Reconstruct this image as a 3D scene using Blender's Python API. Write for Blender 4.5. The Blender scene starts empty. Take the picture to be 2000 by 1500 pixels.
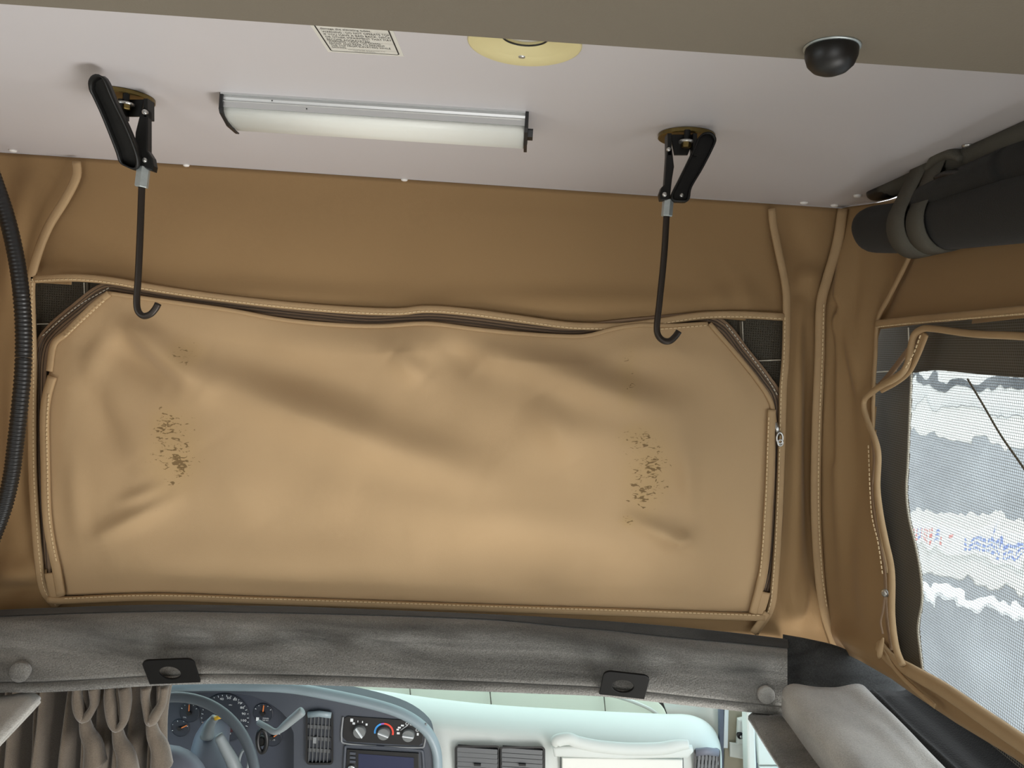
import bpy, bmesh, math, random
import numpy as np
from mathutils import Vector, Matrix, noise

random.seed(4)
SC = bpy.context.scene
COL = SC.collection

# ------------------------------------------------------------------ camera
F = 1450.0
PITCH, ROLL = math.radians(-3.0), math.radians(3.8)
CAM = np.array([0.0, 0.0, 1.75])
_f = np.array([0, math.cos(PITCH), math.sin(PITCH)])
_u0 = np.array([0, -math.sin(PITCH), math.cos(PITCH)])
_r0 = np.array([1.0, 0, 0])
_u = math.cos(ROLL) * _u0 - math.sin(ROLL) * _r0
_r = math.cos(ROLL) * _r0 + math.sin(ROLL) * _u0
cd = bpy.data.cameras.new('camera')
cd.lens = 36 * F / 2000
cd.sensor_width = 36
cd.clip_start = 0.02
cam = bpy.data.objects.new('camera', cd)
COL.objects.link(cam)
cam.matrix_world = Matrix(((_r[0], _u[0], -_f[0], CAM[0]), (_r[1], _u[1], -_f[1], CAM[1]),
                           (_r[2], _u[2], -_f[2], CAM[2]), (0, 0, 0, 1)))
SC.camera = cam

# ------------------------------------------------------------------ world, lamps, exposure
W = bpy.data.worlds.new('overcast_sky')
SC.world = W
W.use_nodes = True
wn = W.node_tree.nodes['Background']
wn.inputs[0].default_value = (0.88, 0.95, 1.0, 1)
wn.inputs[1].default_value = 2.2


def area(name, loc, target, sx, sy, power, color):
    l = bpy.data.lights.new(name, 'AREA')
    l.shape = 'RECTANGLE'
    l.size, l.size_y, l.energy, l.color = sx, sy, power, color
    o = bpy.data.objects.new(name, l)
    COL.objects.link(o)
    o.location = loc
    o.rotation_euler = (Vector(target) - Vector(loc)).to_track_quat('-Z', 'Y').to_euler()
    return o


area('daylight_rear_door', (-0.18, -2.25, 0.50), (-0.18, 1.3, 1.1), 1.45, 0.9, 16, (1.0, 0.98, 0.95))
area('daylight_left_window', (-1.25, 0.0, 1.60), (0.3, 0.7, 1.45), 0.8, 0.4, 4, (0.96, 0.98, 1.0))
area('daylight_right_window', (0.98, 0.0, 1.58), (-0.3, 0.6, 1.45), 0.8, 0.4, 4, (0.96, 0.98, 1.0))
area('daylight_side_door', (0.86, 0.45, 0.42), (-0.3, 0.75, 0.95), 1.0, 0.8, 27, (1.0, 0.98, 0.95))

SC.view_settings.view_transform = 'Standard'
SC.view_settings.look = 'None'
SC.view_settings.gamma = 1.0
SC.view_settings.use_curve_mapping = False
SC.view_settings.exposure = 0.17
SC.cycles.use_denoising = True
SC.cycles.max_bounces = 10
SC.cycles.diffuse_bounces = 6
SC.cycles.transparent_max_bounces = 16
SC.cycles.sample_clamp_indirect = 6


# ------------------------------------------------------------------ helpers: picture point -> place on a plane
def ray(px, py):
    return _f + (px - 1000) / F * _r + (750 - py) / F * _u


def pl(px, py, n, c):
    n = np.array(n, float)
    d = ray(px, py)
    return CAM + d * ((c - CAM.dot(n)) / d.dot(n))


def atY(px, py, y): return pl(px, py, (0, 1, 0), y)
def atX(px, py, x): return pl(px, py, (1, 0, 0), x)
def atZ(px, py, z): return pl(px, py, (0, 0, 1), z)


def proj(P):
    d = np.asarray(P, float) - CAM
    w = d @ _f
    return 1000 + F * (d @ _r) / w, 750 - F * (d @ _u) / w


# ------------------------------------------------------------------ materials
def mat(name, col, rough=0.6, metal=0.0, bump=None, var=None, spec=0.5, sheen=0.0, trans=None, coat=0.0):
    m = bpy.data.materials.new(name)
    m.use_nodes = True
    nt = m.node_tree
    b = nt.nodes['Principled BSDF']
    b.inputs['Base Color'].default_value = (*col, 1)
    b.inputs['Roughness'].default_value = rough
    b.inputs['Metallic'].default_value = metal
    b.inputs['Specular IOR Level'].default_value = spec
    b.inputs['Sheen Weight'].default_value = sheen
    b.inputs['Coat Weight'].default_value = coat
    tc = nt.nodes.new('ShaderNodeTexCoord')
    if var:                                    # (scale, amount): colour mottling of the stuff itself
        n = nt.nodes.new('ShaderNodeTexNoise')
        n.inputs['Scale'].default_value = var[0]
        n.inputs['Detail'].default_value = 5
        nt.links.new(tc.outputs['Object'], n.inputs['Vector'])
        mx = nt.nodes.new('ShaderNodeMix')
        mx.data_type = 'RGBA'
        mx.inputs['A'].default_value = (*[c * (1 - var[1]) for c in col], 1)
        mx.inputs['B'].default_value = (*[min(1, c * (1 + var[1])) for c in col], 1)
        nt.links.new(n.outputs['Fac'], mx.inputs['Factor'])
        nt.links.new(mx.outputs['Result'], b.inputs['Base Color'])
    if bump:                                   # (scale, strength)
        n = nt.nodes.new('ShaderNodeTexNoise')
        n.inputs['Scale'].default_value = bump[0]
        n.inputs['Detail'].default_value = 3
        nt.links.new(tc.outputs['Object'], n.inputs['Vector'])
        bp = nt.nodes.new('ShaderNodeBump')
        bp.inputs['Strength'].default_value = bump[1]
        bp.inputs['Distance'].default_value = 0.002
        nt.links.new(n.outputs['Fac'], bp.inputs['Height'])
        nt.links.new(bp.outputs['Normal'], b.inputs['Normal'])
    return m


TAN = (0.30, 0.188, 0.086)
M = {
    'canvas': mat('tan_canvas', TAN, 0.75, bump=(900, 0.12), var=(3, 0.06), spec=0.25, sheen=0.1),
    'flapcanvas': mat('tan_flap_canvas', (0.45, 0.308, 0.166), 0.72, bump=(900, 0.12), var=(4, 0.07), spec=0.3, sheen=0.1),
    'tape': mat('tan_binding', (0.41, 0.28, 0.15), 0.7, bump=(700, 0.15), var=(40, 0.08), spec=0.25),
    'stitch': mat('cream_thread', (0.72, 0.56, 0.33), 0.7),
    'zip': mat('brown_zipper_tape', (0.26, 0.17, 0.10), 0.7, bump=(900, 0.2)),
    'coil': mat('dark_zipper_coil', (0.085, 0.055, 0.033), 0.5),
    'darkcanvas': mat('dark_olive_canvas', (0.10, 0.082, 0.055), 0.85, bump=(700, 0.2), var=(12, 0.15)),
    'thread': mat('pale_thread', (0.62, 0.58, 0.48), 0.7),
    'ceil': mat('white_laminate', (0.61, 0.59, 0.605), 0.42, bump=(14, 0.03), spec=0.35),
    'panel': mat('taupe_board', (0.185, 0.162, 0.126), 0.8, bump=(600, 0.12), var=(5, 0.05), spec=0.2),
    'rubber': mat('black_rubber', (0.008, 0.008, 0.008), 0.42),
    'bmetal': mat('black_enamel', (0.007, 0.007, 0.0065), 0.42, spec=0.32),
    'plate': mat('black_powder_coat', (0.005, 0.005, 0.005), 0.55, spec=0.14),
    'rod': mat('dark_bronze_steel', (0.032, 0.024, 0.018), 0.42, metal=0.5),
    'gold': mat('zinc_chromate', (0.21, 0.155, 0.055), 0.36, metal=0.9, var=(60, 0.35)),
    'steel': mat('bright_steel', (0.55, 0.55, 0.53), 0.33, metal=0.9),
    'nut': mat('galvanised_steel', (0.45, 0.50, 0.50), 0.4, metal=0.7, var=(200, 0.2)),
    'alu': mat('aluminium_rail', (0.62, 0.63, 0.63), 0.38, metal=0.6),
    'diff': mat('milky_diffuser', (0.86, 0.88, 0.83), 0.4, spec=0.4),
    'cream': mat('cream_plastic', (0.74, 0.66, 0.36), 0.45, var=(30, 0.05)),
    'white': mat('white_plastic', (0.80, 0.78, 0.75), 0.45),
    'paper': mat('label_paper', (0.72, 0.71, 0.65), 0.55),
    'ink': mat('black_ink', (0.02, 0.02, 0.02), 0.6),
    'greyink': mat('grey_ink', (0.20, 0.20, 0.18), 0.6),
    'hose': mat('black_corrugated_plastic', (0.012, 0.012, 0.012), 0.38),
    'roll': mat('black_cot_fabric', (0.008, 0.0085, 0.0075), 0.8, bump=(700, 0.3), sheen=0.05),
    'sleeve': mat('dark_grey_sleeve', (0.075, 0.072, 0.058), 0.85, bump=(500, 0.3), var=(20, 0.2)),
    'strap': mat('grey_webbing', (0.085, 0.080, 0.063), 0.85, bump=(700, 0.4)),
    'velour': mat('grey_velour', (0.135, 0.130, 0.118), 0.95, bump=(420, 0.9), var=(9, 0.35), spec=0.1, sheen=0.35),
    'slat': mat('dark_vent_slat', (0.12, 0.125, 0.13), 0.45),
    'velourlight': mat('light_grey_velour', (0.30, 0.29, 0.265), 0.95, bump=(500, 0.6), var=(11, 0.2), spec=0.1, sheen=0.4),
    'velourdark': mat('charcoal_velour', (0.022, 0.022, 0.022), 0.95, bump=(400, 0.6), var=(10, 0.3), spec=0.1, sheen=0.1),
    'velourshade': mat('shaded_grey_velour', (0.045, 0.045, 0.045), 0.95, spec=0.1, sheen=0.2),  # velour with shade put into its colour, for header ledge and corner
    'curtain': mat('taupe_velour', (0.125, 0.105, 0.082), 0.95, bump=(700, 0.5), var=(25, 0.2), spec=0.1, sheen=0.4),
    'dashpale': mat('pale_dash_plastic', (0.60, 0.63, 0.60), 0.6, bump=(500, 0.08)),
    'dashdark': mat('slate_dash_plastic', (0.062, 0.070, 0.088), 0.5, bump=(500, 0.1)),
    'dashsheen': mat('slate_sky_sheen', (0.25, 0.31, 0.34), 0.38),  # slate lightened, the sky's reflection is put into the colour
    'black': mat('black_plastic', (0.012, 0.012, 0.013), 0.4),
    'clface': mat('cluster_face', (0.045, 0.052, 0.072), 0.5),
    'dial': mat('dial_face', (0.022, 0.027, 0.040), 0.5),
    'mark': mat('dial_print', (0.75, 0.78, 0.80), 0.6),
    'orange': mat('orange_print', (0.85, 0.24, 0.06), 0.5),
    'amber': mat('amber_lamp', (0.95, 0.55, 0.03), 0.4),
    'display': mat('dark_red_display', (0.05, 0.012, 0.016), 0.25),
    'screen': mat('radio_screen', (0.028, 0.034, 0.075), 0.18),
    'knob': mat('grey_knob', (0.17, 0.18, 0.18), 0.5),
    'chrome': mat('chrome', (0.75, 0.78, 0.8), 0.15, metal=1.0),
    'blue': mat('blue_print', (0.06, 0.36, 0.85), 0.5),
    'palebluepr': mat('faded_blue_print', (0.22, 0.30, 0.62), 0.6), 'palered': mat('faded_red_print', (0.72, 0.25, 0.22), 0.6),
    'violet': mat('violet_print', (0.32, 0.10, 0.42), 0.5),
    'red': mat('red_print', (0.80, 0.07, 0.04), 0.5),
    'wheel': mat('slate_wheel_rim', (0.085, 0.10, 0.115), 0.45),
    'hub': mat('slate_hub', (0.16, 0.17, 0.21), 0.5),
    'lever': mat('grey_lever', (0.24, 0.27, 0.28), 0.45),
    'ventgrey': mat('vent_grey', (0.24, 0.25, 0.26), 0.45),
    'doorwhite': mat('cab_white', (0.72, 0.72, 0.67), 0.5),
    'doorbeige': mat('cab_beige', (0.40, 0.36, 0.27), 0.6, var=(15, 0.15)),
    'bluegrey': mat('blue_grey_seal', (0.11, 0.13, 0.18), 0.5),
    'body': mat('grey_lining', (0.34, 0.32, 0.29), 0.8),
    'vinylfloor': mat('pale_vinyl_floor', (0.52, 0.48, 0.42), 0.5, var=(6, 0.1)),
    'asphalt': mat('asphalt', (0.205, 0.215, 0.22), 0.9, bump=(20, 0.3), var=(0.6, 0.3)),
    'concrete': mat('pale_concrete', (0.50, 0.49, 0.45), 0.9, var=(0.8, 0.2)),
    'kerbwhite': mat('white_kerb', (0.80, 0.80, 0.78), 0.8),
    'wallwhite': mat('white_render', (0.75, 0.74, 0.70), 0.8, var=(0.5, 0.1)),
    'glassdark': mat('dark_glass', (0.05, 0.06, 0.07), 0.15),
}


def see_through(name, tint, gloss=0.06, rough=0.05, haze=0.0, hazecol=(0.8, 0.85, 0.85)):
    m = bpy.data.materials.new(name)
    m.use_nodes = True
    nt = m.node_tree
    nt.nodes.clear()
    out = nt.nodes.new('ShaderNodeOutputMaterial')
    t = nt.nodes.new('ShaderNodeBsdfTransparent')
    t.inputs[0].default_value = (*tint, 1)
    g = nt.nodes.new('ShaderNodeBsdfGlossy')
    g.inputs['Roughness'].default_value = rough
    mx = nt.nodes.new('ShaderNodeMixShader')
    mx.inputs[0].default_value = gloss
    nt.links.new(t.outputs[0], mx.inputs[1])
    nt.links.new(g.outputs[0], mx.inputs[2])
    last = mx
    if haze:
        d = nt.nodes.new('ShaderNodeBsdfTranslucent')
        d.inputs[0].default_value = (*hazecol, 1)
        m2 = nt.nodes.new('ShaderNodeMixShader')
        tc = nt.nodes.new('ShaderNodeTexCoord')
        n = nt.nodes.new('ShaderNodeTexNoise')
        n.inputs['Scale'].default_value = 9
        n.inputs['Detail'].default_value = 6
        mr = nt.nodes.new('ShaderNodeMapRange')
        mr.inputs['From Min'].default_value = 0.4
        mr.inputs['From Max'].default_value = 0.75
        mr.inputs['To Min'].default_value = haze * 0.35
        mr.inputs['To Max'].default_value = haze * 1.6
        nt.links.new(tc.outputs['Object'], n.inputs['Vector'])
        nt.links.new(n.outputs['Fac'], mr.inputs['Value'])
        nt.links.new(mr.outputs[0], m2.inputs[0])
        nt.links.new(mx.outputs[0], m2.inputs[1])
        nt.links.new(d.outputs[0], m2.inputs[2])
        last = m2
    nt.links.new(last.outputs[0], out.inputs[0])
    return m


def bending_vinyl(name):
    m = see_through(name, (0.95, 0.97, 0.97), 0.04, 0.2, haze=0.16)
    nt = m.node_tree
    t = [n for n in nt.nodes if n.type == 'BSDF_TRANSPARENT'][0]
    mx = t.outputs[0].links[0].to_socket
    rf = nt.nodes.new('ShaderNodeBsdfRefraction')
    rf.inputs['Color'].default_value = (0.96, 0.98, 0.98, 1); rf.inputs['Roughness'].default_value = 0.0; rf.inputs['IOR'].default_value = 1.04
    tc = nt.nodes.new('ShaderNodeTexCoord')
    mp = nt.nodes.new('ShaderNodeMapping'); mp.inputs['Scale'].default_value = (1, 9, 4.5); mp.inputs['Rotation'].default_value = (0.5, 0, 0)
    nt.links.new(tc.outputs['Object'], mp.inputs['Vector'])
    n = nt.nodes.new('ShaderNodeTexNoise'); n.inputs['Scale'].default_value = 1.3; n.inputs['Detail'].default_value = 1.6; n.inputs['Distortion'].default_value = 0.6
    nt.links.new(mp.outputs[0], n.inputs['Vector'])
    bp = nt.nodes.new('ShaderNodeBump'); bp.inputs['Strength'].default_value = 1.0; bp.inputs['Distance'].default_value = 0.027
    nt.links.new(n.outputs['Fac'], bp.inputs['Height']); nt.links.new(bp.outputs['Normal'], rf.inputs['Normal'])
    nt.links.new(rf.outputs[0], mx)
    return m


def net(name, col, axes, pitch, fill):
    """fly screen: fine threads with open holes between them"""
    m = bpy.data.materials.new(name)
    m.use_nodes = True
    nt = m.node_tree
    b = nt.nodes['Principled BSDF']
    b.inputs['Base Color'].default_value = (*col, 1)
    b.inputs['Roughness'].default_value = 0.8
    out = nt.nodes['Material Output']
    tc = nt.nodes.new('ShaderNodeTexCoord')
    sp = nt.nodes.new('ShaderNodeSeparateXYZ')
    nt.links.new(tc.outputs['Object'], sp.inputs[0])
    hs = []
    for a in axes:
        mu = nt.nodes.new('ShaderNodeMath'); mu.operation = 'DIVIDE'; mu.inputs[1].default_value = pitch
        nt.links.new(sp.outputs[a], mu.inputs[0])
        fr = nt.nodes.new('ShaderNodeMath'); fr.operation = 'FRACT'
        nt.links.new(mu.outputs[0], fr.inputs[0])
        lt = nt.nodes.new('ShaderNodeMath'); lt.operation = 'LESS_THAN'; lt.inputs[1].default_value = fill
        nt.links.new(fr.outputs[0], lt.inputs[0])
        hs.append(lt)
    mxm = nt.nodes.new('ShaderNodeMath'); mxm.operation = 'MAXIMUM'
    nt.links.new(hs[0].outputs[0], mxm.inputs[0]); nt.links.new(hs[1].outputs[0], mxm.inputs[1])
    t = nt.nodes.new('ShaderNodeBsdfTransparent')
    mx = nt.nodes.new('ShaderNodeMixShader')
    nt.links.new(mxm.outputs[0], mx.inputs[0])
    nt.links.new(t.outputs[0], mx.inputs[1]); nt.links.new(b.outputs[0], mx.inputs[2])
    nt.links.new(mx.outputs[0], out.inputs[0])
    return m


def translucent(name, col, mixf):
    m = bpy.data.materials.new(name)
    m.use_nodes = True
    nt = m.node_tree
    nt.nodes.clear()
    out = nt.nodes.new('ShaderNodeOutputMaterial')
    d = nt.nodes.new('ShaderNodeBsdfDiffuse'); d.inputs[0].default_value = (*col, 1)
    t = nt.nodes.new('ShaderNodeBsdfTranslucent'); t.inputs[0].default_value = (*col, 1)
    mx = nt.nodes.new('ShaderNodeMixShader'); mx.inputs[0].default_value = mixf
    nt.links.new(d.outputs[0], mx.inputs[1]); nt.links.new(t.outputs[0], mx.inputs[2])
    nt.links.new(mx.outputs[0], out.inputs[0])
    return m


M['glass'] = see_through('green_tinted_glass', (0.88, 0.97, 0.94), 0.06)
M['sideglass'] = see_through('blue_tinted_glass', (0.78, 0.93, 0.98), 0.06)
M['vinyl'] = see_through('wrinkled_clear_vinyl', (0.95, 0.97, 0.97), 0.05, 0.2, haze=0.16)
M['vinylbend'] = bending_vinyl('creased_clear_vinyl')
M['net_side'] = net('fine_screen_side', (0.20, 0.19, 0.165), (1, 2), 0.0036, 0.14)
M['net_front'] = net('fine_screen_front', (0.06, 0.052, 0.036), (0, 2), 0.0042, 0.45)
M['shade'] = translucent('pale_sunshade', (0.95, 0.96, 0.89), 0.85)


def nap(m, col, streak, amt):
    """pile brushed one way and the other: long smudges plus a fine grain"""
    nt = m.node_tree
    b = nt.nodes['Principled BSDF']
    tc = nt.nodes.new('ShaderNodeTexCoord')
    fac = None
    for sc_, k_, dt in ((streak, amt, 4), ((520, 520, 520), amt * .6, 2)):
        mp = nt.nodes.new('ShaderNodeMapping'); mp.inputs['Scale'].default_value = sc_
        nt.links.new(tc.outputs['Object'], mp.inputs['Vector'])
        n = nt.nodes.new('ShaderNodeTexNoise'); n.inputs['Scale'].default_value = 1; n.inputs['Detail'].default_value = dt
        n.inputs['Distortion'].default_value = .6
        nt.links.new(mp.outputs[0], n.inputs['Vector'])
        mr = nt.nodes.new('ShaderNodeMapRange')
        mr.inputs['From Min'].default_value = .3; mr.inputs['From Max'].default_value = .7
        mr.inputs['To Min'].default_value = 1 - k_; mr.inputs['To Max'].default_value = 1 + k_
        nt.links.new(n.outputs['Fac'], mr.inputs['Value'])
        if fac is None: fac = mr.outputs[0]
        else:
            mu = nt.nodes.new('ShaderNodeMath'); mu.operation = 'MULTIPLY'
            nt.links.new(fac, mu.inputs[0]); nt.links.new(mr.outputs[0], mu.inputs[1]); fac = mu.outputs[0]
    vm = nt.nodes.new('ShaderNodeVectorMath'); vm.operation = 'SCALE'
    vm.inputs[0].default_value = col
    nt.links.new(fac, vm.inputs['Scale'])
    nt.links.new(vm.outputs[0], b.inputs['Base Color'])


nap(M['velour'], (.165, .160, .146), (3.2, 16, 30), .50)
nap(M['velourlight'], (.42, .41, .38), (9, 7, 14), .24)
nap(M['velourshade'], (.050, .052, .052), (6, 18, 26), .45)
nap(M['curtain'], (.13, .105, .08), (40, 20, 5), .25)


def stain_nodes(m, spots):
    """dirt marks rubbed into the cloth: each spot is (centre, half width, half height, strength)"""
    nt = m.node_tree
    b = nt.nodes['Principled BSDF']
    src = b.inputs['Base Color'].links[0].from_socket
    tc = nt.nodes.new('ShaderNodeTexCoord')
    total = None
    for (c, rx, rz, k) in spots:
        mp = nt.nodes.new('ShaderNodeMapping'); mp.vector_type = 'POINT'
        mp.inputs['Location'].default_value = (-c[0] / rx, 0, -c[2] / rz)
        mp.inputs['Scale'].default_value = (1 / rx, 0, 1 / rz)
        nt.links.new(tc.outputs['Object'], mp.inputs['Vector'])
        ln = nt.nodes.new('ShaderNodeVectorMath'); ln.operation = 'LENGTH'
        nt.links.new(mp.outputs[0], ln.inputs[0])
        mr = nt.nodes.new('ShaderNodeMapRange'); mr.interpolation_type = 'SMOOTHSTEP'
        mr.inputs['From Min'].default_value = 1.0; mr.inputs['From Max'].default_value = 0.1
        mr.inputs['To Min'].default_value = 0.0; mr.inputs['To Max'].default_value = k
        nt.links.new(ln.outputs['Value'], mr.inputs['Value'])
        if total is None:
            total = mr.outputs[0]
        else:
            ad = nt.nodes.new('ShaderNodeMath'); ad.operation = 'MAXIMUM'
            nt.links.new(total, ad.inputs[0]); nt.links.new(mr.outputs[0], ad.inputs[1])
            total = ad.outputs[0]
    # fine strokes
    mp = nt.nodes.new('ShaderNodeMapping')
    mp.inputs['Scale'].default_value = (75, 75, 170)
    mp.inputs['Rotation'].default_value = (0, 0.35, 0)
    nt.links.new(tc.outputs['Object'], mp.inputs['Vector'])
    n = nt.nodes.new('ShaderNodeTexNoise'); n.inputs['Scale'].default_value = 1.0
    n.inputs['Detail'].default_value = 2; n.inputs['Distortion'].default_value = 1.2
    nt.links.new(mp.outputs[0], n.inputs['Vector'])
    # threshold falls where the spot is strong
    ma = nt.nodes.new('ShaderNodeMath'); ma.operation = 'MULTIPLY_ADD'
    ma.inputs[1].default_value = 0.26
    nt.links.new(total, ma.inputs[0]); nt.links.new(n.outputs['Fac'], ma.inputs[2])
    mr = nt.nodes.new('ShaderNodeMapRange')
    mr.inputs['From Min'].default_value = 0.80; mr.inputs['From Max'].default_value = 0.86
    nt.links.new(ma.outputs[0], mr.inputs['Value'])
    # soft yellowish halo
    so = nt.nodes.new('ShaderNodeMath'); so.operation = 'MULTIPLY'; so.inputs[1].default_value = 0.30
    nt.links.new(total, so.inputs[0])
    m1 = nt.nodes.new('ShaderNodeMix'); m1.data_type = 'RGBA'
    m1.inputs['B'].default_value = (0.42, 0.28, 0.10, 1)
    nt.links.new(so.outputs[0], m1.inputs['Factor']); nt.links.new(src, m1.inputs['A'])
    m2 = nt.nodes.new('ShaderNodeMix'); m2.data_type = 'RGBA'
    m2.inputs['B'].default_value = (0.10, 0.055, 0.014, 1)
    sc = nt.nodes.new('ShaderNodeMath'); sc.operation = 'MULTIPLY'; sc.inputs[1].default_value = 0.75
    nt.links.new(mr.outputs[0], sc.inputs[0])
    nt.links.new(sc.outputs[0], m2.inputs['Factor']); nt.links.new(m1.outputs['Result'], m2.inputs['A'])
    nt.links.new(m2.outputs['Result'], b.inputs['Base Color'])


# ------------------------------------------------------------------ helpers: objects
OFF = {}


def tag(o, label=None, cat=None, group=None, kind=None):
    if label: o['label'] = label
    if cat: o['category'] = cat
    if group: o['group'] = group
    if kind: o['kind'] = kind
    return o


def thing(name, label, cat, loc, group=None):
    o = bpy.data.objects.new(name, None)
    o.empty_display_size = 0.03
    COL.objects.link(o)
    o.location = loc
    OFF[o.name] = np.array(loc, float)
    return tag(o, label, cat, group)


def mk(name, verts, faces, m, parent=None, smooth=False, origin=None):
    V = np.asarray(verts, float)
    if parent is not None:
        off = OFF[parent.name]
    else:
        off = np.array(origin, float) if origin is not None else np.array(
            [(V[:, 0].min() + V[:, 0].max()) / 2, (V[:, 1].min() + V[:, 1].max()) / 2, V[:, 2].min()])
    me = bpy.data.meshes.new(name)
    me.from_pydata((V - off).tolist(), [], [list(map(int, f)) for f in faces])
    bm = bmesh.new(); bm.from_mesh(me)
    bmesh.ops.recalc_face_normals(bm, faces=bm.faces)
    bm.to_mesh(me); bm.free()
    if smooth:
        me.polygons.foreach_set('use_smooth', [True] * len(me.polygons))
    me.materials.append(m)
    o = bpy.data.objects.new(name, me)
    COL.objects.link(o)
    OFF[o.name] = off
    if parent is not None:
        o.parent = parent
    else:
        o.location = off
    return o


def struct(o):
    o['kind'] = 'structure'
    return o


class MB:
    """collects shapes for ONE mesh"""
    def __init__(s): s.v = []; s.f = []
    def add(s, V, Fc):
        k = len(s.v); s.v += [tuple(p) for p in V]; s.f += [[i + k for i in f] for f in Fc]
        return s
    def build(s, name, m, parent=None, smooth=False): return mk(name, s.v, s.f, m, parent, smooth)


def box_g(a, b):
    (x0, y0, z0), (x1, y1, z1) = a, b
    V = [(x, y, z) for x in (x0, x1) for y in (y0, y1) for z in (z0, z1)]
    return V, [(0, 1, 3, 2), (4, 6, 7, 5), (0, 4, 5, 1), (2, 3, 7, 6), (0, 2, 6, 4), (1, 5, 7, 3)]


def crom(pts, n):
    """smooth curve through the points, n samples"""
    P = np.asarray(pts, float)
    if len(P) < 3:
        t = np.linspace(0, 1, n)[:, None]
        return P[0] * (1 - t) + P[-1] * t
    d = np.linalg.norm(np.diff(P, axis=0), axis=1) ** 0.5
    T = np.concatenate([[0], np.cumsum(d)])
    ts = np.linspace(0, T[-1], n)
    m = np.zeros_like(P)
    for i in range(len(P)):
        a, b = max(i - 1, 0), min(i + 1, len(P) - 1)
        m[i] = (P[b] - P[a]) / (T[b] - T[a])
    out = []
    for t in ts:
        i = min(np.searchsorted(T, t, 'right') - 1, len(P) - 2)
        h = T[i + 1] - T[i]; s = (t - T[i]) / h
        out.append((2 * s**3 - 3 * s**2 + 1) * P[i] + (s**3 - 2 * s**2 + s) * h * m[i]
                   + (-2 * s**3 + 3 * s**2) * P[i + 1] + (s**3 - s**2) * h * m[i + 1])
    return np.array(out)


def sweep_g(path, prof, up=(0, 0, 1), caps=True, scale=None, closed=False):
    """prof: list of (side, up) offsets; up: fixed direction the profile's second axis leans to"""
    P = np.asarray(path, float); n = len(P); k = len(prof)
    up = np.array(up, float)
    V = []
    for i in range(n):
        if closed: t = P[(i + 1) % n] - P[i - 1]
        else: t = P[min(i + 1, n - 1)] - P[max(i - 1, 0)]
        t = t / (np.linalg.norm(t) + 1e-12)
        s = np.cross(t, up); ln = np.linalg.norm(s)
        s = s / ln if ln > 1e-4 else np.array([1.0, 0, 0])
        w = np.cross(s, t)
        q = 1 if scale is None else scale[i]
        for (a, b) in prof:
            V.append(P[i] + s * a * q + w * b * q)
    Fc = []
    for i in range(n if closed else n - 1):
        j = (i + 1) % n
        for a in range(k):
            b = (a + 1) % k
            Fc.append((i * k + a, i * k + b, j * k + b, j * k + a))
    if caps and not closed:
        Fc.append(tuple(range(k))[::-1]); Fc.append(tuple(range((n - 1) * k, n * k)))
    return V, Fc


def circ(r, n=12, ry=None):
    ry = r if ry is None else ry
    return [(r * math.cos(2 * math.pi * i / n), ry * math.sin(2 * math.pi * i / n)) for i in range(n)]


def flat(w, t):
    """rounded tape section: width w, thickness t"""
    a, b = w / 2, t
    return [(-a, 0), (-a * .92, b * .6), (-a * .6, b), (a * .6, b), (a * .92, b * .6), (a, 0), (a * .5, -b * .3), (-a * .5, -b * .3)]


def lathe_g(center, axis, prof, n=24):
    """prof: (radius, height) along axis"""
    ax = np.array(axis, float); ax /= np.linalg.norm(ax)
    s = np.cross(ax, (0.3, 0.9, 0.2)); s /= np.linalg.norm(s); w = np.cross(ax, s)
    V = []; Fc = []; c = np.array(center, float)
    for (r, h) in prof:
        for i in range(n):
            a = 2 * math.pi * i / n
            V.append(c + ax * h + (s * math.cos(a) + w * math.sin(a)) * r)
    for j in range(len(prof) - 1):
        for i in range(n):
            q = (i + 1) % n
            Fc.append((j * n + i, j * n + q, (j + 1) * n + q, (j + 1) * n + i))
    Fc.append(tuple(range(n))); Fc.append(tuple(range((len(prof) - 1) * n, len(prof) * n)))
    return V, Fc


def prism(name, outline, vec, m, parent=None, bev=0.0, seg=2, smooth=False):
    """flat outline (3-D points) given a thickness along vec, edges rounded"""
    bm = bmesh.new()
    O = [Vector(p) for p in outline]; vec = Vector(vec)
    a = [bm.verts.new(p) for p in O]; b = [bm.verts.new(p + vec) for p in O]
    n = len(O)
    f1 = bm.faces.new(a); f2 = bm.faces.new(b[::-1])
    for i in range(n):
        bm.faces.new((a[i], b[i], b[(i + 1) % n], a[(i + 1) % n]))
    bmesh.ops.recalc_face_normals(bm, faces=bm.faces)
    if bev:
        ed = [e for e in bm.edges if (e.verts[0] in a) == (e.verts[1] in a)]
        bmesh.ops.bevel(bm, geom=ed, offset=bev, segments=seg, profile=0.5, affect='EDGES', clamp_overlap=True)
    big = [f for f in bm.faces if len(f.verts) > 4]
    bmesh.ops.triangulate(bm, faces=big)
    bm.verts.index_update()
    V = [tuple(v.co) for v in bm.verts]; Fc = [[v.index for v in f.verts] for f in bm.faces]
    bm.free()
    o = mk(name, V, Fc, m, parent, smooth)
    return o


def grid_faces(n, k):
    return [(i * k + j, (i + 1) * k + j, (i + 1) * k + j + 1, i * k + j + 1) for i in range(n - 1) for j in range(k - 1)]


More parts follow.
